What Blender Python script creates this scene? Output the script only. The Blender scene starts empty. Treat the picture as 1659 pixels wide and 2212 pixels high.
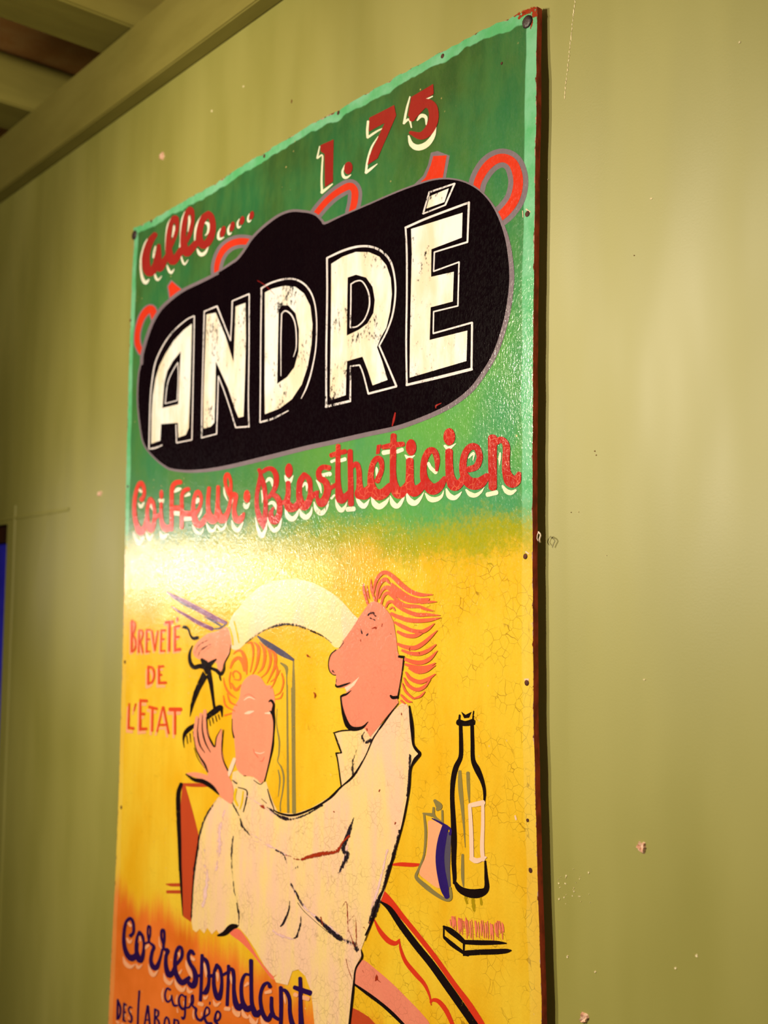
import bpy, bmesh, math, random
from mathutils import Vector, Matrix
from mathutils.geometry import tessellate_polygon
from mathutils import noise as mnoise

random.seed(7)
scene = bpy.context.scene
COL = scene.collection

# ------------------------------------------------------------------ camera
IW, IH = 1659.0, 2212.0
FPX = 2392.0                                   # focal length in pixels
CX, CY = IW / 2, IH / 2
VPL = Vector((-1215 - CX, 1312 - CY, FPX)).normalized()     # direction along the wall, to the left
VPU = Vector((995 - CX, -24877 - CY, FPX)).normalized()     # straight up
XC = -VPL
ZC = (VPU - VPU.dot(XC) * XC).normalized()
YC = ZC.cross(XC).normalized()
ROT = Matrix((XC, YC, ZC)).transposed()        # world -> camera (right, down, forward)
CAM = Vector((0.0, -0.81, 1.60))
FSTOP = 4.5
cam_data = bpy.data.cameras.new('camera')
cam = bpy.data.objects.new('camera', cam_data)
COL.objects.link(cam)
right_w, down_w, fwd_w = (Vector(ROT[i]) for i in range(3))
m = Matrix((right_w, -down_w, -fwd_w)).transposed().to_4x4()
m.translation = CAM
cam.matrix_world = m
cam_data.sensor_fit = 'HORIZONTAL'
cam_data.sensor_width = 24.0
cam_data.lens = FPX / IW * 24.0
cam_data.clip_start = 0.02
cam_data.dof.use_dof = True
cam_data.dof.focus_distance = 1.10
cam_data.dof.aperture_fstop = FSTOP
scene.camera = cam

def ray(px, py):
    return (ROT.transposed() @ Vector((px - CX, py - CY, FPX))).normalized()
def hit_y(px, py, y):
    d = ray(px, py); return CAM + d * ((y - CAM.y) / d.y)
def hit_z(px, py, z):
    d = ray(px, py); return CAM + d * ((z - CAM.z) / d.z)
def hit_x(px, py, x):
    d = ray(px, py); return CAM + d * ((x - CAM.x) / d.x)

# ------------------------------------------------------------------ light
scene.view_settings.view_transform = 'Standard'
scene.view_settings.look = 'None'
scene.view_settings.gamma = 1.0
scene.view_settings.use_curve_mapping = False
scene.view_settings.exposure = 0.64

world = bpy.data.worlds.new('world'); scene.world = world
world.use_nodes = True
world.node_tree.nodes['Background'].inputs[0].default_value = (0.9, 0.75, 0.5, 1)
world.node_tree.nodes['Background'].inputs[1].default_value = 0.02

SIGN_Y = -0.0140            # front face of the sign
def spot(name, loc, target, power, size, blend, radius, color):
    ld = bpy.data.lights.new(name, 'SPOT')
    ld.energy = power; ld.spot_size = math.radians(size); ld.spot_blend = blend
    ld.shadow_soft_size = radius; ld.color = color
    o = bpy.data.objects.new(name, ld); COL.objects.link(o)
    o.location = loc
    o.rotation_euler = (Vector(target) - Vector(loc)).to_track_quat('-Z', 'Y').to_euler()
    return o
WARM = (1.0, 0.86, 0.62)
EDGE = hit_y(1170, 1150, 0.0)
aim = hit_y(1050, 1900, 0.0)
spot('ceiling_spot_near', (EDGE.x - 0.44, -1.50, EDGE.z + 0.46), aim, 50, 104, 1.0, 0.022, WARM)
spot('ceiling_spot_far', (EDGE.x - 0.82, -1.50, EDGE.z + 0.50), aim, 56, 104, 1.0, 0.022, WARM)
# the lamp whose gleam shows on the varnish of the sign
gp = hit_y(425, 1225, SIGN_Y); gd = ray(425, 1225); gd.y = -gd.y
gl = gp + gd * 2.2
spot('side_lamp', gl, gp, 17, 24, 1.0, 0.085, (1.0, 0.88, 0.76))
# added unseen spot, brightens the joist sides and ceiling at the left
spot('joist_fill_spot', (-0.40, -1.20, 2.15), (-1.95, -0.10, 2.62), 60, 58, 1.0, 0.05, WARM)
# weak unseen fill, added for the board's right edge and the joist sides
ld = bpy.data.lights.new('right_fill_light', 'AREA'); ld.shape = 'DISK'; ld.size = 0.4; ld.energy = 7; ld.color = WARM
right_fill_light = bpy.data.objects.new('right_fill_light', ld); COL.objects.link(right_fill_light)
right_fill_light.location = (1.9, -1.4, 2.2)
right_fill_light.rotation_euler = (Vector((-1.5, -0.2, 2.0)) - right_fill_light.location).to_track_quat('-Z', 'Y').to_euler()

# ------------------------------------------------------------------ materials
def lin(r, g, b):
    def f(c):
        c /= 255.0
        return c / 12.92 if c <= 0.04045 else ((c + 0.055) / 1.055) ** 2.4
    return (f(r), f(g), f(b), 1.0)

def plin(r, g, b):
    """paint colour as it looks in white light, from how it looks under the warm lamps"""
    c = lin(r, g, b)
    return tuple(min(0.93, 0.88 * c[i] / WARM[i]) for i in range(3)) + (1.0,)

class NT:
    def __init__(self, name):
        self.mat = bpy.data.materials.new(name); self.mat.use_nodes = True
        self.t = self.mat.node_tree; self.t.nodes.clear()
        self.out = self.n('ShaderNodeOutputMaterial')
    def n(self, typ, **kw):
        nd = self.t.nodes.new(typ)
        for k, v in kw.items(): setattr(nd, k, v)
        return nd
    def link(self, a, b): self.t.links.new(a, b)
    def put(self, sock, v):
        if hasattr(v, 'links'): self.link(v, sock)
        else: sock.default_value = v
    def coords(self, scale=(1, 1, 1)):
        tc = self.n('ShaderNodeTexCoord'); mp = self.n('ShaderNodeMapping')
        mp.inputs['Scale'].default_value = scale
        self.link(tc.outputs['Object'], mp.inputs['Vector'])
        return mp.outputs[0]
    def noise(self, scale, detail=3, rough=0.5, vec=None, stretch=(1, 1, 1)):
        nd = self.n('ShaderNodeTexNoise')
        nd.inputs['Scale'].default_value = scale; nd.inputs['Detail'].default_value = detail
        nd.inputs['Roughness'].default_value = rough
        self.link(vec if vec is not None else self.coords(stretch), nd.inputs['Vector'])
        return nd.outputs[0]
    def math(self, op, a, b=0.0, clamp=False):
        nd = self.n('ShaderNodeMath', operation=op, use_clamp=clamp)
        self.put(nd.inputs[0], a); self.put(nd.inputs[1], b)
        return nd.outputs[0]
    def remap(self, v, a, b, c=0.0, d=1.0, smooth=True):
        nd = self.n('ShaderNodeMapRange', interpolation_type='SMOOTHSTEP' if smooth else 'LINEAR')
        self.put(nd.inputs[0], v)
        for i, q in enumerate((a, b, c, d)): nd.inputs[i + 1].default_value = q
        return nd.outputs[0]
    def mix(self, f, a, b, mode='MIX'):
        nd = self.n('ShaderNodeMix', data_type='RGBA', blend_type=mode)
        self.put(nd.inputs[0], f); self.put(nd.inputs[6], a); self.put(nd.inputs[7], b)
        return nd.outputs[2]
    def attr(self, name):
        return self.n('ShaderNodeAttribute', attribute_name=name).outputs['Fac']
    def bump(self, h, strength, dist):
        nd = self.n('ShaderNodeBump'); nd.inputs['Strength'].default_value = strength
        nd.inputs['Distance'].default_value = dist
        self.link(h, nd.inputs['Height']); return nd.outputs[0]
    def bsdf(self, color, rough, normal=None, spec=0.5, alpha=None):
        b = self.n('ShaderNodeBsdfPrincipled')
        self.put(b.inputs['Base Color'], color); self.put(b.inputs['Roughness'], rough)
        b.inputs['Specular IOR Level'].default_value = spec
        if normal is not None: self.link(normal, b.inputs['Normal'])
        if alpha is not None: self.put(b.inputs['Alpha'], alpha)
        self.link(b.outputs[0], self.out.inputs[0]); return b

def varnish_normal(t):
    h1 = t.noise(420, 2, 0.6, stretch=(1, 1, 0.55))
    h2 = t.noise(60, 2, 0.5, stretch=(1, 1, 0.25))
    h = t.math('ADD', t.math('MULTIPLY', h1, 1.5), t.math('MULTIPLY', h2, 0.4))
    return t.bump(h, 0.27, 0.0009)

def varnish_rough(t, base):
    return t.remap(t.noise(380, 2, 0.6, stretch=(1, 1, 0.7)), 0.36, 0.64, base * 0.70, base * 1.5)

def crack_mask(t, scale=125, width=0.05):
    """fine craquelure lines, broken up by noise"""
    v = t.coords((1, 1, 1))
    nz = t.n('ShaderNodeTexNoise'); nz.inputs['Scale'].default_value = 40; t.link(v, nz.inputs['Vector'])
    mixv = t.n('ShaderNodeVectorMath', operation='MULTIPLY_ADD')
    t.link(nz.outputs['Color'], mixv.inputs[0]); mixv.inputs[1].default_value = (0.012,) * 3; t.link(v, mixv.inputs[2])
    vo = t.n('ShaderNodeTexVoronoi', feature='DISTANCE_TO_EDGE'); vo.inputs['Scale'].default_value = scale
    t.link(mixv.outputs[0], vo.inputs['Vector'])
    line = t.remap(vo.outputs[0], 0.0, width, 1.0, 0.0)
    br = t.remap(t.noise(30, 3), 0.42, 0.60)
    return t.math('MULTIPLY', line, br)

def paint(name, rgb, rgb2=None, wear=0.0, wscale=160, rough=0.16, feather=0.0, cracks=0.0, var=0.35, streak=(1, 1, 0.3), crackrgb=(90, 40, 10), spec=0.45):
    t = NT(name)
    c1 = plin(*rgb); c2 = plin(*(rgb2 or tuple(int(q * 0.86) for q in rgb)))
    f = t.remap(t.noise(38, 4, 0.6, stretch=streak), 0.35, 0.68)
    col = t.mix(t.math('MULTIPLY', f, var), c1, c2)
    if cracks: col = t.mix(t.math('MULTIPLY', crack_mask(t), cracks), col, lin(*crackrgb))
    alpha = None
    if wear > 0:
        a = t.noise(wscale, 5, 0.75, stretch=(1, 1, 0.6)); b = t.noise(22, 2)
        s = t.math('ADD', t.math('MULTIPLY', a, 0.6), t.math('MULTIPLY', b, 0.4))
        if feather: s = t.math('SUBTRACT', s, t.math('MULTIPLY', t.math('SUBTRACT', 1.0, t.attr('edge')), feather))
        alpha = t.remap(s, 0.30 + 0.22 * wear, 0.38 + 0.24 * wear)
    t.bsdf(col, varnish_rough(t, rough), varnish_normal(t), spec, alpha)
    return t.mat

def plain(name, rgb, rgb2, scale=40, rough=0.6, bump=0.4, stretch=(1, 1, 1), spec=0.3, dist=0.002):
    t = NT(name)
    f = t.remap(t.noise(scale, 4, 0.6, stretch=stretch), 0.35, 0.65)
    col = t.mix(f, lin(*rgb), lin(*rgb2))
    t.bsdf(col, rough, t.bump(t.noise(scale * 2, 4, 0.6, stretch=stretch), bump, dist), spec)
    return t.mat

def wall_material():
    t = NT('olive_wall_paint')
    big = t.noise(3.2, 2, 0.5, stretch=(1.5, 1, 0.5))
    mid = t.noise(8, 2, 0.5, stretch=(1.3, 1, 0.33))
    f = t.remap(t.math('ADD', t.math('MULTIPLY', big, 0.5), t.math('MULTIPLY', mid, 0.5)), 0.36, 0.64)
    col = t.mix(f, (0.275, 0.262, 0.054, 1), (0.330, 0.312, 0.074, 1))
    fine = t.noise(500, 2)
    h = t.math('ADD', t.math('MULTIPLY', mid, 1.0), t.math('MULTIPLY', fine, 0.02))
    h = t.math('ADD', h, t.math('MULTIPLY', big, 1.6))
    rough = t.remap(mid, 0.3, 0.7, 0.48, 0.58)
    t.bsdf(col, rough, t.bump(h, 0.26, 0.010), 0.62).inputs['IOR'].default_value = 1.6
    return t.mat

M = {}
M['wall'] = wall_material()
M['trim'] = plain('olive_gloss_paint', (140, 132, 66), (130, 122, 58), 14, 0.5, 0.25, (0.3, 1, 1), 0.4)
M['joist'] = plain('olive_joist_paint', (138, 130, 62), (126, 118, 54), 16, 0.55, 0.3, (1, 0.2, 1), 0.4)
M['plaster_pink'] = plain('pink_plaster', (252, 206, 188), (240, 184, 160), 22, 0.8, 0.5)
M['roomwall'] = plain('plain_olive_wall', (120, 112, 62), (110, 102, 56), 4, 0.6, 0.2)
M['floor'] = plain('dark_wood_floor', (92, 62, 38), (70, 46, 28), 9, 0.5, 0.3, (0.2, 1, 1))
M['blue'] = plain('blue_paint', (58, 58, 240), (46, 44, 214), 10, 0.4, 0.2)
M['lintelshade'] = plain('lintel_shade_brown', (64, 34, 18), (46, 24, 12), 20, 0.6, 0.3)  # brown standing in for the shade under the lintel
M['rust'] = plain('rusty_iron', (96, 48, 34), (60, 28, 24), 260, 0.7, 0.6, dist=0.0006)
M['nail'] = plain('dark_iron_nail', (62, 44, 48), (36, 24, 28), 300, 0.45, 0.6, dist=0.0006, spec=0.6)
M['chip'] = plain('bare_plaster', (240, 206, 184), (206, 150, 124), 260, 0.85, 0.6, dist=0.0008)
M['speck'] = plain('white_speck', (238, 226, 190), (226, 210, 168), 200, 0.7, 0.1)
M['dullspeck'] = plain('dull_speck', (120, 84, 40), (104, 70, 34), 200, 0.7, 0.1)
M['staple'] = plain('white_wire', (250, 232, 220), (236, 214, 200), 200, 0.5, 0.1)

# ------------------------------------------------------------------ object helpers
def link_mesh(name, bm_or_mesh, mat, parent=None, smooth=False):
    if isinstance(bm_or_mesh, bmesh.types.BMesh):
        me = bpy.data.meshes.new(name); bm_or_mesh.to_mesh(me); bm_or_mesh.free()
    else: me = bm_or_mesh
    if mat is not None and not me.materials: me.materials.append(mat)
    if smooth:
        for p in me.polygons: p.use_smooth = True
    o = bpy.data.objects.new(name, me); COL.objects.link(o)
    if parent is not None: o.parent = parent
    return o
def bx(bm, a, b):
    (x0, y0, z0), (x1, y1, z1) = a, b
    vs = [bm.verts.new(p) for p in ((x0,y0,z0),(x1,y0,z0),(x1,y1,z0),(x0,y1,z0),(x0,y0,z1),(x1,y0,z1),(x1,y1,z1),(x0,y1,z1))]
    for f in ((0,3,2,1),(4,5,6,7),(0,1,5,4),(1,2,6,5),(2,3,7,6),(3,0,4,7)): bm.faces.new([vs[i] for i in f])
def box(name, a, b, mat, parent=None, bevel=0.0):
    bm = bmesh.new(); bx(bm, a, b)
    if bevel: bmesh.ops.bevel(bm, geom=bm.edges[:], offset=bevel, segments=2, affect='EDGES')
    return link_mesh(name, bm, mat, parent)
def structure(o, label):
    o['kind'] = 'structure'; o['label'] = label; return o

# ------------------------------------------------------------------ the room
XL, XR, YB = -4.3, 2.4, -3.4
zb = hit_y(0, 440, 0.0).z                      # underside of the wall beam
yf = hit_z(0, 412, zb).y                       # its front face
zt = hit_y(0, 296, yf).z                       # its top edge
def on_beam(px, py): return hit_z(px, py, zt)
j1r = on_beam(280, 57).x; j1l = on_beam(217, 108).x
j2r = on_beam(69, 240).x; j2l = on_beam(15, 287).x
zc = hit_x(155, 160, j2r).z                    # ceiling plaster between joists
zc = min(max(zc, zt + 0.06), zt + 0.35)
print('ROOM', zb, yf, zt, j1r, j1l, j2r, j2l, zc)
# opening at far left
oc = hit_y(16, 1132, 0.0); OX, OZ = oc.x, oc.z
OX0 = OX - 0.55
OZ0 = 0.75
bm = bmesh.new()
WT = 0.16
ZTOP = zc + 0.12
ZW = zt                                        # the wall stops at the top of its beam
bx(bm, (XL, 0, 0), (OX0, WT, ZW)); bx(bm, (OX, 0, 0), (XR, WT, ZW))
bx(bm, (OX0, 0, OZ), (OX, WT, ZW)); bx(bm, (XL, 0.13, ZW), (XR, WT, zc)); bx(bm, (OX0, 0, 0), (OX, WT, OZ0))
wall = structure(link_mesh('wall_front', bm, M['wall']), 'olive green painted plaster wall behind the sign')
structure(box('floor', (XL, YB, -0.1), (XR, WT, 0), M['floor']), 'dark wooden floor below the sign wall')
structure(box('wall_left', (XL - 0.1, YB, 0), (XL, WT, ZTOP), M['roomwall']), 'plain olive end wall far left')
structure(box('wall_right', (XR, YB, 0), (XR + 0.1, WT, ZTOP), M['roomwall']), 'plain olive end wall right')
structure(box('wall_back', (XL, YB - 0.1, 0), (XR, YB, ZTOP), M['roomwall']), 'plain olive wall behind the viewer')
structure(box('ceiling', (XL, YB, zc), (XR, WT, ZTOP + 0.05), M['plaster_pink']), 'pinkish plaster ceiling between the green joists')
# beam along the wall
structure(box('trim_1', (XL, yf, zb), (XR, 0.0, zt), M['trim'], bevel=0.002), 'olive painted timber beam along the top of the wall')
# joists
jw = 0.112; pitch = j1r - j2r
k = 0
jx = j1r + 4 * pitch
while jx > XL + jw:
    if jx < XR:
        structure(box('trim_%d' % (2 + k), (jx - jw, YB, zt + 0.0005), (jx, 0.13, zc), M['joist'], bevel=0.003),
                  'olive painted ceiling joist, number %d from the right end of the room' % (k + 1)); k += 1
    jx -= pitch
# window opening
win = bpy.data.objects.new('window_1', None); COL.objects.link(win); win.location = (OX, 0, OZ0)
structure(win, 'window opening with a blue panel at far left of the wall')
def wpart(name, a, b, mat):
    o = box(name, a, b, mat); o.parent = win; o.matrix_parent_inverse = win.matrix_world.inverted()
    o.location = Vector(o.location) - Vector(win.location); o.matrix_parent_inverse = Matrix(); return o
wpart('lintel_shade_strip', (OX0, 0.010, OZ - 0.033), (OX, WT, OZ), M['lintelshade'])  # dark strip put where the lintel shades the top of the opening
wpart('blue_panel', (OX0, 0.018, OZ0), (OX, 0.05, OZ - 0.033), M['blue'])
wpart('window_sill', (OX0, -0.02, OZ0 - 0.02), (OX, WT, OZ0), M['trim'])
# plaster seams in the wall: the raised edge of the window casing
ra = hit_y(33, 1092, 0.0); rb = hit_y(24, 1330, 0.0)
def seam(name, p, q, w, hgt):
    bm = bmesh.new(); d = (q - p).normalized(); s = d.cross(Vector((0, 1, 0))).normalized()
    for i in range(13):
        c = p + (q - p) * (i / 12); ww = w * (0.8 + 0.5 * random.random())
        for off, y in ((-1, 0.0005), (-0.45, -hgt), (0.45, -hgt), (1, 0.0005)):
            v = c + s * (off * ww); bm.verts.new((v.x, y, v.z))
    bm.verts.ensure_lookup_table()
    for i in range(12):
        for k in range(3):
            a = i * 4 + k; bm.faces.new([bm.verts[j] for j in (a, a + 1, a + 5, a + 4)])
    bmesh.ops.recalc_face_normals(bm, faces=bm.faces)
    return link_mesh(name, bm, M['wall'], wall, True)
seam('casing_ridge', Vector((ra.x, 0, ra.z)), Vector((ra.x, 0, OZ0)), 0.006, 0.0025)
sa = hit_y(0, 1124, 0.0); sb = hit_y(150, 1091, 0.0)
seam('plaster_seam', Vector((sa.x, 0, sa.z)), Vector((sb.x, 0, sa.z)), 0.004, 0.0014)

# chips, specks and a scratch in the wall
def blob(name, px, py, wpx, hpx, mat, h, n=11, jag=0.35):
    c = hit_y(px, py, 0.0)
    e = hit_y(px + wpx / 2, py, 0.0); g = hit_y(px, py + hpx / 2, 0.0)
    rx, rz = abs(e.x - c.x), abs(g.z - c.z)
    bm = bmesh.new(); ring = []; ring2 = []
    for i in range(n):
        a = 2 * math.pi * i / n; r = 1 + jag * (random.random() * 2 - 1)
        ring.append(bm.verts.new((c.x + rx * r * math.cos(a), 0.0006, c.z + rz * r * math.sin(a))))
        r *= 0.72
        ring2.append(bm.verts.new((c.x + rx * r * math.cos(a), -h * (0.6 + 0.8 * random.random()), c.z + rz * r * math.sin(a))))
    top = bm.verts.new((c.x, -h * 0.5, c.z))
    for i in range(n):
        j = (i + 1) % n
        bm.faces.new((ring[i], ring[j], ring2[j], ring2[i])); bm.faces.new((ring2[i], ring2[j], top))
    bmesh.ops.recalc_face_normals(bm, faces=bm.faces)
    return link_mesh(name, bm, mat, wall)
for px, py, w, h in ((1387, 1829, 23, 25), (1263, 2201, 19, 26), (350, 338, 11, 15), (215, 1066, 10, 14)):
    blob('plaster_chip', px, py, w, h, M['chip'], 0.0022, 15, 0.4)
for px, py, w, h in ((1505, 2064, 8, 8), (1460, 2091, 6, 6), (1408, 429, 7, 5), (1598, 92, 5, 6), (1392, 1468, 6, 4), (1226, 2067, 5, 8),
                     (458, 240, 4, 6), (526, 187, 4, 4), (1286, 2099, 4, 5), (1184, 388, 3, 3), (1310, 1200, 3, 2), (1250, 1106, 3, 3)):
    blob('paint_speck', px, py, w, h, M['speck'], 0.0006, 8)
for px, py, w, h in ((630, 219, 4, 11), (1285, 975, 4, 5), (1288, 983, 3, 4), (1234, 1107, 2, 3), (1370, 552, 4, 3)):
    blob('paint_speck', px, py, w, h, M['dullspeck'], 0.0004, 8)
for i in range(26):
    px = 1205 + random.random() * 70; py = 1875 + random.random() * 80
    s = 1.5 + 3 * random.random() ** 2
    blob('paint_speck', px, py, s, s * 1.3, M['speck'], 0.0005, 6)
for i in range(22):
    f = i / 21; px = 1243 - 23 * f ** 0.9 + random.uniform(-.6, .6); py = 4 + 206 * f
    blob('scratch_fleck', px, py, 2.6, 8 + 6 * random.random(), M['speck'], 0.0004, 7, 0.5)

# ------------------------------------------------------------------ the sign
T = 0.0072                                     # thickness of the sheet
def interp(pts, v, key=1, val=0):
    for a, b in zip(pts, pts[1:]):
        if v <= b[key]:
            f = (v - a[key]) / (b[key] - a[key]); return a[val] + (b[val] - a[val]) * f
    a, b = pts[-2], pts[-1]
    f = (v - a[key]) / (b[key] - a[key]); return a[val] + (b[val] - a[val]) * f
LEFT = [(288,492),(290,520),(284,641),(279,770),(275,918),(272,1040),(269,1248),(263,1480),(257,1694),(250,1877),(239,2097),(234,2212)]
RIGHT = [(1160.5,14),(1160,60),(1159,203),(1156,362),(1155,470),(1153,600),(1152,700),(1151,868),(1150.5,1037),(1150.5,1189),(1151.5,1374),(1152,1473),(1154,1620),(1159,1804),(1163,1950),(1168,2097),(1171,2212)]
TOP = [(288,492),(306,486),(325,476),(360,457),(398,434),(434,414),(470,394),(506,370),(542,347),(571,330),(600,312),(636,291),(672,269),(708,251),(745,231),(780,209),(817,188),(853,168),(889,148),(925,128),(962,108),(998,89),(1034,70.5),(1070,53),(1106,36),(1135,22),(1160.5,14)]
ZTOPS = hit_y(1160.5, 14, SIGN_Y).z
def warp(z):
    """the sheet is nailed flat to the wall at the top and springs away below"""
    f = max(0.0, min(1.0, (ZTOPS - z) / 0.085)); f = f * f * (3 - 2 * f)
    return 0.0028 * (1 - f)
def on_sign(px, py, lift=0.0):
    y = SIGN_Y
    for _ in range(3):
        p = hit_y(px, py, y); y = SIGN_Y + warp(p.z)
    p.y = y - lift
    return p
SX = hit_y(1150, 1150, SIGN_Y).x; SZ = 0.52
ORIG = Vector((-1.1, 0.0, SZ))
sign = bpy.data.objects.new('painted_sign', None); COL.objects.link(sign); sign.location = ORIG
sign['label'] = 'tall hand-painted hairdresser sign in green, yellow and orange hung on the olive wall'
sign['category'] = 'sign'

L3 = [(lambda p: (p.x, p.z))(on_sign(*q)) for q in LEFT]
R3 = [(lambda p: (p.x, p.z))(on_sign(*q)) for q in RIGHT]
T3 = [(lambda p: (p.x, p.z))(on_sign(*q)) for q in TOP]
L3r = [(x, -z) for x, z in L3]; R3r = [(x, -z) for x, z in R3]
def xl(z): return interp(L3r, -z)
def xr(z): return interp(R3r, -z)
NU, NV = 90, 90
x0, x1 = T3[0][0], T3[-1][0]
bm = bmesh.new()
front, back = [], []
dist = []
rng = random.Random(3)
for i in range(NU + 1):
    u = i / NU
    zt_ = interp(T3, x0 + (x1 - x0) * u, 0, 1) + (rng.uniform(-1, 1) * 0.0011 if 0 < i < NU else 0)
    for j in range(NV + 1):
        v = j / NV
        z = zt_ + (SZ - zt_) * v
        a, b = xl(z), xr(z)
        if i == NU: b += rng.uniform(-1, 1) * 0.0004
        x = a + (b - a) * u
        y = SIGN_Y + warp(z)
        front.append(bm.verts.new((x - ORIG.x, y, z - ORIG.z)))
        back.append(bm.verts.new((x - ORIG.x, min(y + T, -0.0004), z - ORIG.z)))
        dist.append((x - a, b - x, zt_ - z))
def gi(i, j): return i * (NV + 1) + j
for i in range(NU):
    for j in range(NV):
        q = (gi(i, j), gi(i, j + 1), gi(i + 1, j + 1), gi(i + 1, j))
        bm.faces.new([front[k] for k in q]).material_index = 0
        bm.faces.new([back[k] for k in reversed(q)]).material_index = 1
def side(seq):
    for a, b in zip(seq, seq[1:]):
        bm.faces.new((front[a], back[a], back[b], front[b])).material_index = 1
side([gi(i, 0) for i in range(NU, -1, -1)])
side([gi(0, j) for j in range(0, NV + 1)][::-1][::-1])
side([gi(NU, j) for j in range(NV, -1, -1)])
side([gi(i, NV) for i in range(0, NU + 1)])
bmesh.ops.recalc_face_normals(bm, faces=bm.faces)
me = bpy.data.meshes.new('board'); bm.to_mesh(me); bm.free()
nfront = len(front)
for k, nm in enumerate(('dleft', 'dright', 'dtop')):
    at = me.attributes.new(nm, 'FLOAT', 'POINT')
    vals = []
    for d in dist: vals += [d[k], d[k]]
    at.data.foreach_set('value', vals)

def plane_line(t, A, B):
    """signed distance (m) of a sign point below (+) the line through two traced points"""
    a = on_sign(*A) - ORIG; b = on_sign(*B) - ORIG
    dx, dz = b.x - a.x, b.z - a.z; L = math.hypot(dx, dz)
    nx, nz = dz / L, -dx / L
    tc = t.n('ShaderNodeTexCoord'); dt = t.n('ShaderNodeVectorMath', operation='DOT_PRODUCT')
    t.link(tc.outputs['Object'], dt.inputs[0]); dt.inputs[1].default_value = (nx, 0, nz)
    return t.math('SUBTRACT', dt.outputs['Value'], nx * a.x + nz * a.z)

def board_material():
    t = NT('painted_sign_ground')
    # greens
    gd = plane_line(t, (272, 1200), (1152, 1172))                     # + below (yellow), - above (green)
    patch = t.remap(t.noise(7, 4, 0.6, stretch=(1, 1, 0.8)), 0.36, 0.66)
    fine = t.remap(t.noise(45, 4, 0.65, stretch=(1, 1, 0.35)), 0.3, 0.7)
    dark = t.mix(patch, plin(56, 86, 36), plin(44, 106, 54))
    light = t.mix(patch, plin(102, 166, 66), plin(78, 150, 84))
    lowf = t.remap(gd, -0.50, -0.10)
    rightf = t.remap(t.attr('dright'), 0.62, 0.05)
    lf = t.math('MULTIPLY', lowf, t.math('ADD', t.math('MULTIPLY', rightf, 0.7), 0.3), True)
    green = t.mix(lf, dark, light)
    green = t.mix(t.math('MULTIPLY', fine, 0.18), green, plin(120, 150, 60))
    # yellow
    yv = t.remap(t.noise(9, 4, 0.6, stretch=(1, 1, 0.5)), 0.35, 0.68)
    ys = t.remap(t.noise(60, 3, 0.6, stretch=(1, 1, 0.06)), 0.35, 0.7)
    yellow = t.mix(yv, plin(250, 197, 48), plin(245, 174, 22))
    yellow = t.mix(t.math('MULTIPLY', ys, 0.25), yellow, plin(232, 168, 24))
    cr = crack_mask(t, 95, 0.030)
    crf = t.remap(t.attr('dright'), 0.50, 0.10, 0.15, 0.62)
    yellow = t.mix(t.math('MULTIPLY', cr, crf), yellow, plin(120, 70, 10))
    # the brushed transition
    wob = t.math('ADD', t.math('MULTIPLY', t.math('SUBTRACT', t.noise(16, 4, 0.6), 0.5), 0.07),
                 t.math('MULTIPLY', t.math('SUBTRACT', t.noise(240, 3, 0.7), 0.5), 0.045))
    gdn = t.math('ADD', gd, wob)
    mid = plin(172, 160, 22)
    c = t.mix(t.remap(gdn, -0.040, -0.004), green, mid)
    c = t.mix(t.remap(gdn, -0.008, 0.034), c, yellow)
    # orange at the lower left
    od = plane_line(t, (246, 1925), (700, 2190))
    on = t.math('ADD', od, t.math('MULTIPLY', t.math('SUBTRACT', t.noise(40, 4, 0.6, stretch=(1, 1, 0.12)), 0.5), 0.09))
    ov = t.remap(t.noise(8, 3, 0.6), 0.35, 0.68)
    orange = t.mix(ov, plin(250, 122, 42), plin(226, 104, 22))
    c = t.mix(t.remap(on, -0.030, 0.018), c, orange)
    # lighter bevel painted round the rim
    dr = t.math('ADD', t.attr('dright'), t.math('MULTIPLY', t.math('SUBTRACT', t.noise(11, 3), 0.5), 0.010))
    dl = t.math('ADD', t.attr('dleft'), t.math('MULTIPLY', t.math('SUBTRACT', t.noise(12, 3), 0.5), 0.010))
    dtp = t.math('ADD', t.attr('dtop'), t.math('MULTIPLY', t.math('SUBTRACT', t.noise(30, 3), 0.5), 0.012))
    edge = t.math('MINIMUM', t.math('MINIMUM', dr, t.math('ADD', dl, 0.002)), t.math('ADD', dtp, 0.003))
    rim = t.remap(edge, 0.0155, 0.0135)
    isg = t.remap(gdn, 0.0, -0.05)
    mint = t.mix(t.remap(t.noise(28, 4, 0.6), 0.3, 0.7), plin(96, 182, 104), plin(140, 200, 140))
    c = t.mix(t.math('MULTIPLY', rim, t.math('MULTIPLY', isg, 0.9)), c, mint)
    pale = t.math('MULTIPLY', rim, t.math('MULTIPLY', t.math('SUBTRACT', 1.0, isg), 0.16))
    c = t.mix(pale, c, plin(255, 222, 120))
    # chipped rim, rust showing
    en = t.math('ADD', t.math('MINIMUM', t.math('MINIMUM', t.attr('dright'), t.attr('dleft')), t.attr('dtop')),
                t.math('MULTIPLY', t.math('SUBTRACT', t.noise(70, 4, 0.7), 0.5), 0.010))
    chip = t.remap(en, 0.0004, -0.0003)
    c = t.mix(chip, c, t.mix(t.remap(t.noise(180, 2), 0.4, 0.6), plin(110, 44, 26), plin(196, 150, 120)))
    # scattered flecks
    fl = t.n('ShaderNodeTexVoronoi'); fl.inputs['Scale'].default_value = 95; t.link(t.coords(), fl.inputs['Vector'])
    flm = t.math('MULTIPLY', t.remap(fl.outputs['Distance'], 0.13, 0.09), t.remap(t.noise(14, 2), 0.60, 0.66))
    c = t.mix(t.math('MULTIPLY', flm, 0.7), c, plin(236, 190, 110))
    t.bsdf(c, varnish_rough(t, 0.16), varnish_normal(t), 0.5)
    return t.mat
me.materials.append(board_material())
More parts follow.
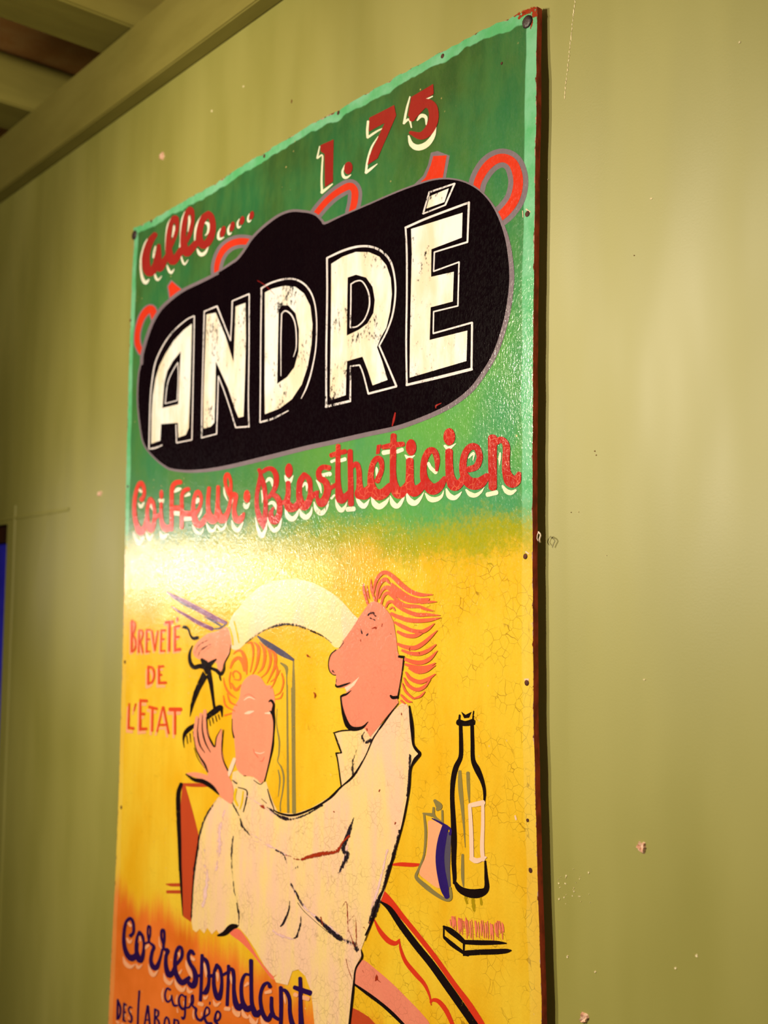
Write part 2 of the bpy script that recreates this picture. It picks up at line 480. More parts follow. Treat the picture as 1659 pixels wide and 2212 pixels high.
me.materials.append(plain('red_brown_edge', (186, 66, 46), (130, 42, 30), 120, 0.55, 0.7, (1, 1, 0.5), 0.4, 0.0012))
board = link_mesh('board', me, None, sign)

# ---- painting helpers: everything lies on the face of the sign
CROP = dict(A=(260,400,400/1659), B=(600,0,600/1659), C=(260,600,440/1659), D=(660,360,520/1659), E=(270,1010,290/1659),
            F=(530,960,300/1659), G=(780,900,370/1659), H=(260,1310,160/1220), I=(290,430,280/1659), J=(240,1200,400/1659),
            K=(440,1220,400/1659), L=(680,1200,400/1659), M=(360,1480,400/1659), N=(680,1500,520/1659), O=(230,1812,400/1659),
            P=(500,1812,400/1659), Q=(760,1812,440/1659), R=(220,2040,260/1659), S=(250,1950,300/1659), T=(480,2040,240/1659),
            U=(660,840,540/1659), X=(0,0,1.0))
def parse(s):
    return [[tuple(float(v) for v in p.split(',')) for p in part.split()] for part in s.split('|')]
def catmull(pts, closed=False, sub=6):
    n = len(pts)
    if n < 3: return [tuple(p) for p in pts]
    out = []
    rngs = range(n) if closed else range(n - 1)
    for i in rngs:
        p0 = pts[(i - 1) % n] if closed or i > 0 else tuple(2 * a - b for a, b in zip(pts[0], pts[1]))
        p1 = pts[i]; p2 = pts[(i + 1) % n]
        p3 = pts[(i + 2) % n] if closed or i + 2 < n else tuple(2 * a - b for a, b in zip(pts[-1], pts[-2]))
        for k in range(sub):
            t = k / sub
            out.append(tuple(0.5 * (2*b + (c - a)*t + (2*a - 5*b + 4*c - d)*t*t + (3*b - a - 3*c + d)*t**3) for a, b, c, d in zip(p0, p1, p2, p3)))
    if not closed: out.append(tuple(pts[-1]))
    return out
LIFT = 1.2e-4
def vert(bm, px, py, lift, edge=1.0):
    p = on_sign(px, py, lift)
    v = bm.verts.new((p.x - ORIG.x, p.y, p.z - ORIG.z)); v[bm.verts.layers.float['edge']] = edge
    return v
def add_poly(bm, loops, lift):
    vs = [[vert(bm, x, y, lift) for x, y in lp] for lp in loops]
    flat = [v for l in vs for v in l]
    for tri in tessellate_polygon([[Vector((x, -y, 0)) for x, y in lp] for lp in loops]):
        if len(set(tri)) == 3:
            try: bm.faces.new([flat[i] for i in tri])
            except ValueError: pass
def add_stroke(bm, pts, lift, sub=5):
    """a brush stroke; it climbs by a hair along its length so that where it crosses itself one pass lies on the other"""
    if len(pts) == 2: P = [tuple(a + (b - a) * k / 3 for a, b in zip(*pts)) for k in range(4)]
    else: P = catmull(pts, False, sub)
    rows = []
    n = len(P)
    for i in range(n):
        a = P[max(i - 1, 0)]; b = P[min(i + 1, n - 1)]
        dx, dy = b[0] - a[0], b[1] - a[1]; l = math.hypot(dx, dy) or 1
        dx, dy = dx / l, dy / l; w = max(P[i][2], 0.6) / 2; h = lift + i * 5e-7
        rows.append((vert(bm, P[i][0] - dy * w, P[i][1] + dx * w, h, 0.0), vert(bm, P[i][0], P[i][1], h, 1.0), vert(bm, P[i][0] + dy * w, P[i][1] - dx * w, h, 0.0)))
    for r, q in zip(rows, rows[1:]):
        bm.faces.new((r[0], q[0], q[1], r[1])); bm.faces.new((r[1], q[1], q[2], r[2]))
    for end, q in ((0, -1), (n - 1, 1)):                       # round ends
        w = P[end][2] / 2
        if w < 1.2: continue
        a = P[max(end - 1, 0)]; b = P[min(end + 1, n - 1)]
        ang = math.atan2(b[1] - a[1], b[0] - a[0]) + (math.pi if q < 0 else 0)
        ths = [-math.pi / 2 + math.pi * k / 6 for k in range(1, 6)]
        s0, s1 = (rows[end][2], rows[end][0]) if q > 0 else (rows[end][0], rows[end][2])
        arc = [s0] + [vert(bm, P[end][0] + 0.75 * w * math.cos(ang) * math.cos(th) - w * math.sin(ang) * math.sin(th),
                    P[end][1] + 0.75 * w * math.sin(ang) * math.cos(th) + w * math.cos(ang) * math.sin(th), lift + end * 5e-7, 0.0)
               for th in ths] + [s1]
        for u, v in zip(arc, arc[1:]): bm.faces.new((rows[end][1], u, v))
def ellipse(cx, cy, rx, ry, ang=0):
    ca, sa = math.cos(math.radians(ang)), math.sin(math.radians(ang))
    return [(cx + rx * math.cos(t) * ca - ry * math.sin(t) * sa, cy + rx * math.cos(t) * sa + ry * math.sin(t) * ca)
            for t in [2 * math.pi * i / 24 for i in range(24)]]
def draw(name, parent, layer, mat, *items, label=None, off=(0, 0), split=False):
    """items: (kind, crop, data): S strokes, P polygon, Q smooth polygon (further loops are holes), E ellipse"""
    if split:                                               # every brush stroke an object of its own
        first = None
        for kind, cr, data in items:
            parts = parse(data) if isinstance(data, str) else data
            for st in parts:
                o = draw(name, parent, layer, mat, (kind, cr, [st]), off=off); first = first or o
        if label: first['label'] = label
        return first
    bm = bmesh.new(); bm.verts.layers.float.new('edge'); idx = 0
    for kind, cr, data in items:
        ox, oy, s = CROP[cr]; ox += off[0]; oy += off[1]
        parts = parse(data) if isinstance(data, str) else data
        if kind == 'S':
            for st in parts:
                add_stroke(bm, [(ox + p[0] * s, oy + p[1] * s, p[2] * s) for p in st], layer * LIFT + (idx % 4) * 2.8e-5); idx += 1
        elif kind == 'E':
            for st in parts:
                v = st[0]; add_poly(bm, [[(ox + x * s, oy + y * s) for x, y in ellipse(*v)]], layer * LIFT + (idx % 4) * 2.8e-5); idx += 1
        else:
            loops = [[(ox + p[0] * s, oy + p[1] * s) for p in st] for st in parts]
            if kind == 'Q': loops = [catmull(l, True, 4) for l in loops]
            add_poly(bm, loops, layer * LIFT + (idx % 4) * 2.8e-5); idx += 1
    bmesh.ops.recalc_face_normals(bm, faces=bm.faces)
    for f in bm.faces:
        if f.normal.y > 0: f.normal_flip()
    o = link_mesh(name, bm, M[mat] if isinstance(mat, str) else mat, parent)
    if label: o['label'] = label
    return o
def group_part(name, label):
    o = bpy.data.objects.new(name, None); COL.objects.link(o); o.parent = sign; o['label'] = label; return o

M['dkred'] = paint('dark_red_paint', (166, 40, 30), (140, 28, 24))
M['red'] = paint('red_paint', (200, 44, 32), (168, 30, 26), cracks=0.45, crackrgb=(240, 150, 110))
M['scarlet'] = paint('scarlet_paint', (228, 58, 28), (206, 44, 22))
M['cream'] = paint('cream_paint', (252, 236, 186), (236, 210, 140))
M['creamworn'] = paint('worn_cream_paint', (250, 232, 190), (232, 196, 140), wear=0.15, wscale=220)
M['grey'] = paint('mauve_grey_paint', (134, 112, 106), (112, 94, 86))
M['black'] = paint('black_paint', (14, 5, 7), (20, 8, 9), rough=0.24, spec=0.02)
M['blackline'] = paint('black_line_paint', (30, 18, 14), (20, 12, 10), wear=0.12, wscale=260, spec=0.25)
M['dryblack'] = paint('dry_black_paint', (44, 32, 34), (30, 20, 20), wear=0.44, wscale=300, spec=0.2, feather=0.13)
M['white'] = paint('white_letter_paint', (255, 238, 208), (244, 204, 140), wear=0.26, wscale=230, var=0.7)
M['whiteline'] = paint('white_line_paint', (246, 224, 200), (220, 190, 160), wear=0.30, wscale=330)
M['robe'] = paint('robe_paint', (255, 208, 122), (255, 196, 148), cracks=0.32, var=0.9, streak=(1, 1, 0.22))
M['sleeve'] = paint('sleeve_paint', (255, 214, 136), (255, 204, 152), cracks=0.12, var=0.9)
M['skin'] = paint('skin_paint', (250, 150, 104), (244, 136, 96), cracks=0.12)
M['skin2'] = paint('deep_skin_paint', (246, 138, 98), (240, 124, 92), cracks=0.2)
M['salmon'] = paint('salmon_paint', (250, 116, 80), (246, 104, 70))
M['hair'] = paint('hair_paint', (238, 102, 62), (228, 86, 52))
M['hair2'] = paint('orange_hair_paint', (246, 120, 42), (236, 100, 34))
M['purple'] = paint('purple_paint', (136, 66, 96), (110, 50, 90), wear=0.08)
M['greyline'] = paint('olive_grey_paint', (150, 126, 62), (122, 106, 70), wear=0.20, wscale=200)
M['bluegrey'] = paint('blue_grey_paint', (92, 80, 84), (74, 62, 92), wear=0.22, wscale=200)
M['indigo'] = paint('indigo_paint', (46, 18, 66), (38, 14, 50))
M['navy'] = paint('navy_paint', (52, 30, 96), (38, 20, 78), wear=0.10, wscale=200)
M['peach'] = paint('peach_paint', (255, 172, 112), (255, 158, 100))
M['textred'] = paint('text_red_paint', (234, 78, 30), (214, 66, 28))
M['brick'] = paint('brick_red_paint', (200, 72, 32), (182, 60, 30))
M['rustred'] = paint('rust_red_wear', (170, 50, 20), (140, 40, 20), wear=0.35, wscale=330, feather=0.14)
M['lav'] = paint('lavender_brush', (250, 196, 172), (240, 176, 158), wear=0.50, wscale=110, feather=0.30)
M['pink'] = paint('pink_bristle_paint', (250, 120, 84), (250, 140, 96))
M['palepink'] = paint('pale_pink_paint', (255, 206, 160), (255, 190, 150))
M['olive'] = paint('olive_stain', (176, 140, 12), (190, 150, 20), wear=0.40, wscale=90, feather=0.35)
M['yellowp'] = paint('yellow_patch_paint', (240, 188, 26), (232, 176, 20))

def word(name, label, mat, shadow_mat, shadow, letters, layer=3):
    """a line of lettering: every letter and every painted highlight is a piece of its own"""
    root = group_part(name, label)
    draw('highlight', root, layer, shadow_mat, *shadow, split=True)
    for items in letters: draw('letter', root, layer + 1, mat, *items)
    return root

# ---- red loops behind the black badge, with mauve edging
def loop_part(cr, red, edge_w, kind='S', poly=None, edge=None):
    if kind == 'S':
        o = draw('red_loop', sign, 2, 'scarlet', ('S', cr, red), label='red curl edged in mauve behind the black badge')
        ox, oy, s = CROP[cr]
        draw('loop_edging', o, 1, 'grey', ('S', cr, [[(p[0], p[1], p[2] + edge_w) for p in st] for st in parse(red)]))
    else:
        o = draw('red_loop', sign, 2, 'scarlet', ('P', cr, poly), label='red point edged in mauve behind the black badge')
        draw('loop_edging', o, 1, 'grey', ('P', cr, edge))
    return o
loop_part('B', '1185,1140,40 1200,1075,46 1245,1000,52 1300,955,52 1355,945,52 1405,975,56 1432,1040,58 1436,1110,58 1415,1190,58 1370,1255,58 1320,1300,56', 62)
loop_part('B', '', 0, 'P', '930,932 1010,928 985,1072 835,1106 885,1058 915,985', '915,912 955,902 1028,930 1002,1075 780,1136 868,1050 898,985')
loop_part('B', '205,1312,30 250,1250,34 310,1185,36 370,1140,38 430,1112,42 460,1140,42 458,1205,40 440,1275,34', 44)
loop_part('A', '862,790,42 866,720,46 890,640,50 930,575,56 990,528,58 1060,505,60 1130,505,58 1190,515,52', 62)
loop_part('A', '', 0, 'P', '462,862 550,938 490,980 445,1018 440,960 430,908', '455,846 560,935 490,990 436,1026 426,960 418,905')
loop_part('A', '312,1215,50 285,1115,66 240,1125,64 195,1185,54 165,1270,48 152,1350,46 158,1430,50 190,1500,46', 24)

# ---- ALLO....
word('greeting_lettering', 'dark red script word allo with cream highlights and four dots', 'dkred', 'creamworn',
 [('S','I','170,510,10 130,590,20 95,720,24 84,830,26 90,930,28 112,1025,40 150,1070,46 195,1025,12|275,605,16 258,680,30 246,750,20|262,945,14 280,1010,34 310,1035,26 355,985,8|470,248,8 432,330,20 412,470,22 405,620,16 408,705,6|512,345,22 508,410,30 490,490,14|422,845,14 442,905,32 475,945,30 515,895,8|652,158,10 615,260,20 598,400,22 594,540,20 578,640,10|705,220,24 708,300,30 690,420,12|602,725,14 620,795,25 648,835,22 695,775,6|865,213,10 815,300,22 785,400,26 775,535,14|905,300,22 945,318,40 957,370,34 940,435,22 908,470,8|806,635,10 832,690,42 868,712,46 915,680,34 955,605,8|1110,375,8 1080,440,25 1088,512,34 1155,488,8|1232,322,8 1204,390,24 1216,450,30 1250,428,8|1350,252,8 1324,310,22 1336,365,28 1372,343,8|1477,188,8 1458,240,20 1466,290,25 1502,268,6')],
 [[('S','I','272,452,66 215,530,86 168,650,92 150,770,104 162,880,108 195,940,104 245,910,96 275,830,70|318,590,46 312,700,76 300,820,110 325,885,100 375,815,84 430,720,60')],
  [('S','I','545,320,46 528,240,72 485,290,62 455,400,64 440,540,70 450,690,92 490,795,104 550,740,92 605,650,80|545,245,60 556,330,46 540,430,48 505,530,46 470,610,46')],
  [('S','I','742,190,56 722,130,70 675,195,64 645,320,66 630,470,72 640,600,92 672,690,100 730,640,92 800,560,80|740,150,62 754,240,46 738,350,52 712,450,54 670,545,46')],
  [('S','I','960,190,84 892,245,86 846,370,78 838,510,86 882,590,100 950,548,92 998,440,84 1008,320,78 985,225,80 945,188,80')],
  [('E','I','1137,418,33,76,14')],[('E','I','1257,352,30,66,14')],[('E','I','1382,275,30,58,14')],[('E','I','1506,208,28,56,12')]])

# ---- 1.75
word('number_lettering', 'dark red number 1.75 with cream drop highlights', 'dkred', 'cream',
 [('S','B','252,873,6 240,930,10 236,946,8|240,945,9 268,928,9 266,1000,11 263,1080,12 266,1150,14|264,1150,18 300,1122,13 330,1098,6|403,985,6 388,1025,13 396,1056,18 415,1060,14 440,1043,4|541,725,14 536,780,15 538,822,14|538,822,14 590,787,12 628,767,6|602,815,6 562,880,11 538,960,13 528,1032,14|528,1032,16 560,1007,14 597,978,4|791,578,8 772,650,13 755,738,14|753,738,12 785,714,14 800,762,8|830,632,8 870,604,10 926,576,7|834,720,8 858,692,22 886,702,20 888,748,6|783,812,10 800,862,28 840,882,36 892,862,34 930,812,24 947,752,6')],
 [[('P','B','257,868 335,833 331,1086 283,1118 281,920 258,905')],
  [('E','B','423,1004,25,38,6')],
  [('P','B','548,704 697,628 709,690 655,815 598,946 537,987 550,930 640,735 548,786')],
  [('P','B','799,580 930,502 933,562 833,622 818,722 779,692'), ('S','B','800,715,30 835,660,50 880,618,54 925,640,58 932,715,58 902,782,56 855,812,46 793,792,20')]])

# ---- the black badge with the name
BADGE = '306,786 301,812 299,865 304,918 312,958 332,985 358,1006 377,1013 420,1015 485,1006 580,983 660,963 720,950 790,934 855,920 907,902 953,882 985,863 1015,838 1040,805 1067,758 1089,689 1099,626 1100,579 1093,523 1080,479 1061,441 1036,413 1005,395 973,388 942,389 911,397 861,415 801,441 738,468 702,485 694,478 684,468 672,462 655,459 631,458 607,466 583,482 561,501 544,520 530,542 515,561 501,571 472,589 441,605 405,622 385,634 364,651 347,668 332,692 321,718 312,747 307,768'
badge = draw('name_badge', sign, 3, 'black', ('Q','X',BADGE), label='black rounded badge behind the large white name')
bp = parse(BADGE)[0]
def rimw(x, y):
    w = 7
    if y > 800: w = 7 + 13 * min(1, max(0, (x - 330) / 200))
    if x > 1000: w = 7 + 14 * min(1, max(0, (y - 430) / 120))
    if 500 < x < 720 and y < 600: w = 11
    return w
rim = [(x, y, rimw(x, y)) for x, y in bp]; rim.append(rim[0])
draw('badge_rim', badge, 2, 'grey', ('S','X',[rim]))
LET = [
 ('C', '585,375 520,425 440,510 370,620 320,720 290,820 268,960 258,1120 255,1352 328,1326 335,1192 472,1182 475,1302 535,1280 560,1222 572,900 580,600|495,600 430,680 385,760 360,860 345,1062 475,1030 485,800',
  '605,310,9 545,340,9 460,410,10 390,490,10 330,590,10 285,700,10 262,830,10 248,960,9 241,1120,9 235,1395,9|235,1395,11 290,1385,14 345,1362,8|605,310,9 600,600,8 594,900,8 585,1320,9|585,1320,9 460,1345,10|460,1345,9 455,1195,8|470,690,7 420,775,7 385,870,7 367,1026,7|367,1026,7 465,1000,7|465,1000,7 474,800,7 470,690,7'),
 ('C', '705,300 780,285 860,480 925,690 935,430 942,235 1022,205 1025,500 1018,800 1006,1130 965,1140 940,1080 880,900 780,680 775,1000 768,1180 740,1212 680,1230 680,1000 690,700 700,450',
  '664,1304,10 667,1000,9 677,600,9 686,275,10|686,275,11 790,232,12|790,232,12 830,335,11 900,512,10|900,512,9 909,350,9 914,190,10|914,190,10 1052,132,12|1052,132,10 1050,600,9 1045,1000,9 1050,1215,10|1050,1212,14 942,1220,12|942,1220,11 900,1080,9 850,930,9 800,800,9|800,800,9 795,1000,9 786,1272,9|786,1272,10 664,1304,10'),
 ('C', '1180,120 1240,90 1340,65 1430,75 1500,130 1550,230 1568,380 1560,540 1530,720 1480,870 1400,990 1300,1065 1180,1112 1178,900 1180,500|1292,260 1320,225 1370,225 1430,290 1458,420 1455,600 1420,730 1360,810 1280,865 1285,600',
  '1140,1180,10 1143,900,10 1146,500,10 1152,88,12|1148,88,14 1230,42,14 1350,10,14 1440,18,14 1520,72,14 1575,172,12 1600,330,10 1595,560,10 1562,750,12 1520,890,12 1475,985,6|1140,1178,14 1250,1145,14 1372,1082,8|1310,800,6 1310,500,9 1316,292,10|1316,292,10 1350,270,12 1400,310,12 1430,400,10 1435,560,9 1412,645,5'),
 ('D', '180,670 260,620 350,588 440,590 510,620 560,680 590,770 598,880 585,1000 560,1110 520,1180 495,1245 530,1340 568,1470 465,1508 430,1400 395,1310 290,1340 283,1440 280,1575 170,1612 175,1300 178,1000|293,765 350,745 420,765 465,830 480,920 470,1010 430,1080 370,1125 287,1165 290,950',
  '150,630,12 260,580,15 360,552,15 450,552,15 530,587,15 590,660,14 618,780,12 620,900,12 600,1030,12 560,1140,11 510,1235,10|510,1235,11 560,1350,12 628,1512,14|628,1515,14 435,1565,14|435,1565,12 400,1430,10 375,1368,10|375,1368,10 310,1376,9|310,1376,10 312,1450,10 310,1615,12|310,1615,16 142,1655,16|145,1655,12 145,1300,12 151,900,12 150,630,12|315,810,9 350,790,9 390,790,9 425,840,10 442,900,10 440,970,10 410,1050,9 360,1100,9 310,1110,8|310,1110,9 314,950,9 315,810,9'),
 ('D', '730,430 1085,318 1080,490 870,570 868,760 1025,725 1018,930 865,970 858,1195 1118,1130 1112,1340 720,1455 722,1200 728,900 735,600',
  '690,422,15 850,352,15 1130,247,15|1128,247,15 1118,520,12|1118,520,13 890,590,10|890,590,10 885,722,9|885,722,10 1060,658,10|1060,658,10 1052,960,10|1052,960,10 885,1000,10|885,1000,9 882,1150,9|882,1150,11 1150,1075,13|1150,1075,14 1146,1395,14|1148,1395,20 930,1450,20 698,1505,16|700,1505,12 696,1200,12 700,900,12 700,600,12 692,425,12'),
 ('D', '858,205 990,150 960,245 835,290', '855,177,12 1030,117,12|1030,117,12 965,265,12|965,265,10 812,325,10|812,325,11 855,177,11')]
for cr, fill, line in LET:
    draw('letter', badge, 5, 'white', ('P', cr, fill))
    draw('letter_outline', badge, 4, 'whiteline', ('S', cr, line), split=True)
draw('scratch', badge, 6, 'dkred', ('S','A','1230,855,4 1290,890,5 1350,945,4 1385,982,3'), ('S','U','598,160,8 590,200,14 578,248,6|905,95,4 870,112,10 868,130,4'), label='red scratch across the badge', split=True)

# ---- Coiffeur . Biostheticien
word('trade_lettering', 'red script words under the black badge, left half', 'scarlet', 'creamworn',
 [('S','E','180,275,30 205,300,30|168,440,14 200,485,44 242,425,10|105,790,10 130,870,42 182,930,60 240,850,18|258,790,12 300,880,50 352,820,10|300,490,12 325,470,42 348,530,10|425,395,26 455,420,56 482,390,16|432,790,14 470,860,62 530,820,14|618,300,26 655,272,50 692,262,26|742,355,18 795,328,44|612,562,52 672,570,58|738,635,50 822,630,52|888,440,26 905,390,42 922,425,16|912,615,16 938,565,24 958,495,6|836,710,14 880,790,42 940,812,30 978,740,8|1003,680,10 1050,770,46 1100,775,32 1135,700,8|1143,705,8 1180,765,40 1230,745,26 1265,640,6|1224,245,10 1236,330,26 1275,415,8|1332,400,16 1322,450,8|1320,650,10 1350,740,46 1400,775,52 1466,670,10|1470,435,12 1500,490,52 1545,430,10'),
  ('S','F','195,545,10 208,610,25 204,700,6|245,455,12 280,415,40 315,430,40 326,505,8|278,715,16 320,695,40 355,720,40 370,785,6|122,870,10 150,1000,34 195,1092,56 242,1020,34 262,930,8|263,860,8 290,960,34 345,1028,50 402,990,40 438,880,8|473,365,8 495,420,46 530,448,50 575,370,8|478,765,10 505,850,52 560,892,62 612,850,40 645,770,6|688,505,20 715,465,30 736,490,32 736,560,8|648,770,8 680,840,50 730,872,60 782,820,38 802,745,6|915,370,42 1015,352,52|848,425,10 890,490,34 912,585,8|822,685,8 850,770,50 910,822,60 972,760,34 1003,675,6|1030,207,34 1075,187,32|1145,192,42 1195,176,46|1078,655,8 1105,740,46 1150,787,56 1196,740,28 1218,685,6|1030,645,30 1068,605,22|1222,776,56 1300,770,58|1323,615,10 1360,690,50 1420,738,60 1485,660,6')],
 [[('S','E','205,400,62 240,335,44 232,240,50 195,188,56 148,270,50 122,410,52 120,560,54 145,700,66 195,795,96 248,725,58 276,600,46')],
  [('S','E','320,388,60 287,470,48 277,580,48 290,700,58 320,772,80 358,690,58 370,560,44 352,440,48 318,385,50|366,625,56 435,578,46')],
  [('S','E','450,440,40 450,560,42 460,680,58 500,748,92 560,745,80'), ('E','E','453,332,25,60')],
  [('S','E','690,180,58 630,190,62 588,250,56 580,400,50 580,600,50 577,770,48|598,502,70 705,498,62')],
  [('S','E','790,265,52 740,285,56 706,350,46 706,560,50 703,745,48|730,570,76 845,570,72')],
  [('S','E','878,570,50 930,480,40 944,375,44 905,300,58 862,370,50 846,480,50 852,580,68 882,680,80 930,710,74 990,640,70 1025,570,46')],
  [('S','E','1042,250,46 1030,400,52 1036,540,60 1080,645,112 1138,590,70 1150,400,50 1155,235,46|1152,500,55 1172,600,92 1212,642,100 1270,560,58 1302,440,44 1312,370,44')],
  [('S','E','1292,330,54 1246,210,42 1246,115,48 1275,85,50 1310,170,38 1308,290,46|1305,340,84 1370,340,60 1366,420,54 1352,520,54 1370,620,76 1410,650,90 1450,612,66 1474,565,30')],
  [('E','E','1510,357,42,80')]])
word('trade_lettering', 'red script words under the black badge, right half', 'red', 'cream',
 [('S','G','150,488,8 155,520,28 150,575,6|-14,850,34 40,862,40 84,800,6|103,770,8 130,840,50 180,872,56 242,830,38 275,782,6|218,350,44 280,340,40|350,340,38 402,320,38|283,765,8 310,840,50 355,867,46 402,810,28 430,735,5|428,372,12 465,402,40 524,375,6|438,735,10 475,815,56 525,837,52 577,790,28 612,730,4|653,452,32 680,500,34 727,540,40|622,740,10 670,797,50 730,802,46 782,770,28 804,715,4|812,282,24 850,306,36 922,260,6|828,700,16 855,765,52 905,787,46 948,760,28 978,726,6|1043,402,12 1075,365,25 1097,358,20 1085,425,8|1018,708,16 1060,752,46 1110,762,40 1162,730,24 1197,682,4|1225,756,44 1315,735,46|1350,353,18 1345,410,22 1341,472,6|1372,670,20 1410,722,46 1455,737,46 1502,712,20')],
 [[('S','F','165,300,44 186,360,50 166,470,52 142,600,50 142,750,56 175,880,70 208,960,60 222,1015,16|188,370,46 222,480,58 242,620,54 246,750,54 236,880,60 216,990,36|212,325,48 270,292,54 330,300,60 370,370,64 370,480,60 332,570,54 280,635,46|325,590,58 388,640,70 415,720,64 408,830,70 370,910,86 322,900,80 310,822,58 338,755,24|418,702,50 475,690,60')],
  [('S','F','515,455,58 515,580,60 502,680,78 532,750,112 592,752,90 645,690,66'), ('E','F','523,312,46,86')],
  [('S','F','712,362,72 660,440,74 645,560,70 660,680,90 710,742,100 770,655,74 780,520,54 765,420,64 715,365,60|798,622,68 855,578,58')],
  [('S','F','1005,282,66 930,272,60 882,320,64 892,400,74 960,450,80 985,540,84 960,640,90 910,702,100 862,645,46 872,555,22|998,540,50 1085,480,48')],
  [('S','F','1112,15,58 1110,150,60 1108,350,62 1115,520,74 1142,652,112 1200,622,80 1255,555,46|1028,132,58 1110,105,60 1196,85,60')],
  [('S','F','1254,78,64 1258,300,64 1262,500,68 1265,716,70|1275,272,48 1330,232,60 1360,310,64 1366,450,70 1378,570,100 1422,612,102 1482,580,80 1535,500,56')],
  [('P','G','155,275 197,268 180,360 146,366'), ('S','G','158,625,56 202,520,44 196,430,54 160,405,56 116,460,54 96,570,58 106,680,80 150,752,106 222,742,100 285,668,64|-20,745,110 40,742,110 95,685,64')],
  [('S','G','317,182,58 313,350,62 312,560,62 326,680,90 370,742,112 422,702,80 455,640,44|214,297,46 310,277,54 410,266,48')],
  [('S','G','475,425,74 475,550,76 476,660,90 512,722,112 582,682,78 625,600,44'), ('E','G','487,298,51,80')],
  [('S','G','735,520,30 740,425,54 716,342,60 665,332,66 620,410,64 606,520,64 622,620,84 690,702,112 762,672,88 815,595,46')],
  [('S','G','855,335,74 856,460,74 866,580,86 902,662,116 962,642,78 995,575,44'), ('E','G','857,195,57,84')],
  [('S','G','1045,512,60 1120,482,64 1152,390,60 1120,300,64 1060,295,66 1010,360,66 990,460,70 1000,560,80 1060,642,112 1150,642,110 1225,575,64')],
  [('S','G','1276,205,88 1275,400,84 1278,688,80|1310,242,68 1370,225,60 1410,290,70 1405,420,74 1412,540,84 1452,622,122 1502,620,100 1535,548,40')]])

# ---- BREVETE DE L'ETAT (each letter with its own pale drop)
CAPS = ['195,230,35 190,750,40|195,245,30 240,262,28 250,340,28 225,440,28 200,470,25|215,470,28 255,560,32 255,660,32 225,730,32 185,745,30',
 '315,385,30 305,755,32|320,390,28 365,402,28 375,470,28 345,560,28 315,575,25|335,580,28 375,760,30',
 '440,380,30 435,755,32|440,385,28 500,385,25|440,545,28 485,540,30|435,745,32 490,740,28',
 '525,400,30 570,730,25|620,400,25 570,730,28',
 '680,385,30 670,745,28|680,390,28 745,395,35|680,540,28 725,540,30|670,735,30 740,730,30',
 '750,265,52 870,250,52|815,270,40 808,735,38',
 '905,330,35 905,735,40|905,335,30 980,325,40|905,510,30 970,500,40|905,720,45 990,705,50|945,180,28 950,235,28',
 '465,985,38 462,1280,40|465,992,35 530,1010,38 560,1090,35 555,1180,35 520,1250,38 462,1272,40',
 '640,980,38 640,1270,40|640,990,35 715,985,38|640,1130,30 685,1125,35|640,1258,42 755,1255,45',
 '150,1600,30 140,1900,35 140,2010,38|135,1995,42 220,2010,48',
 '255,1605,30 230,1720,20',
 '335,1535,38 330,2035,45|335,1550,48 440,1555,50|335,1770,48 400,1770,45|330,2018,52 435,2015,45',
 '480,1655,50 605,1685,45|535,1680,38 527,2050,38',
 '702,1655,30 610,2060,30|715,1655,30 800,2090,32|640,1950,35 770,1950,40',
 '820,1695,66 1000,1695,66|905,1700,38 905,2100,38']
cl = group_part('licence_lettering', 'small red capitals in three lines beside the painted scissors')
for i, c in enumerate(CAPS): draw('letter_shadow', cl, 3, 'peach', ('S','H',c), off=(-2.6, 4.0) if i < 7 else (-3.2, 7.5))
for c in CAPS: draw('letter', cl, 4, 'textred', ('S','H',c))

# ---- the mirror behind the client
mirror = draw('mirror_frame', sign, 1, 'greyline',
 ('S','K','805,860,14 806,1100,30 806,1400,30 808,1659,30'), ('S','M','1130,30,30 1136,500,32 1140,900,34 1142,1140,36|1080,0,15 1085,600,18 1090,1140,22|990,210,5 986,350,8 1010,500,16 1006,620,12 995,680,8 1030,740,15 1050,830,16 1040,950,12 1020,1060,10 1020,1130,12|1000,760,10 1015,850,15 1000,1000,5'),
 ('S','K','690,880,14 740,920,32 745,1000,12 745,1078,12'), label='olive grey painted mirror frame between the two figures')
draw('frame_top', mirror, 2, 'bluegrey', ('S','K','485,640,14 560,700,48 700,790,54 805,852,24'))
# ---- chair
chair = draw('armchair', sign, 1, 'brick', ('P','X','394,1697 401,1698 416,1750 428,1798 430,1815 422,1872 416,1935 413,1992 396,1980 391,1890 389,1800 390,1740'),
 ('S','M','150,890,26 250,895,34 360,895,34'), ('S','O','530,405,6 580,412,28 660,412,30|545,475,28 660,475,30'), label='red armchair back with black edge at the left')
draw('chair_edge', chair, 2, 'blackline', ('S','M','132,885,34 106,980,42 108,1200,40 116,1400,34 122,1659,26'), ('S','O','655,60,26 662,250,26 672,450,20 684,690,5'))
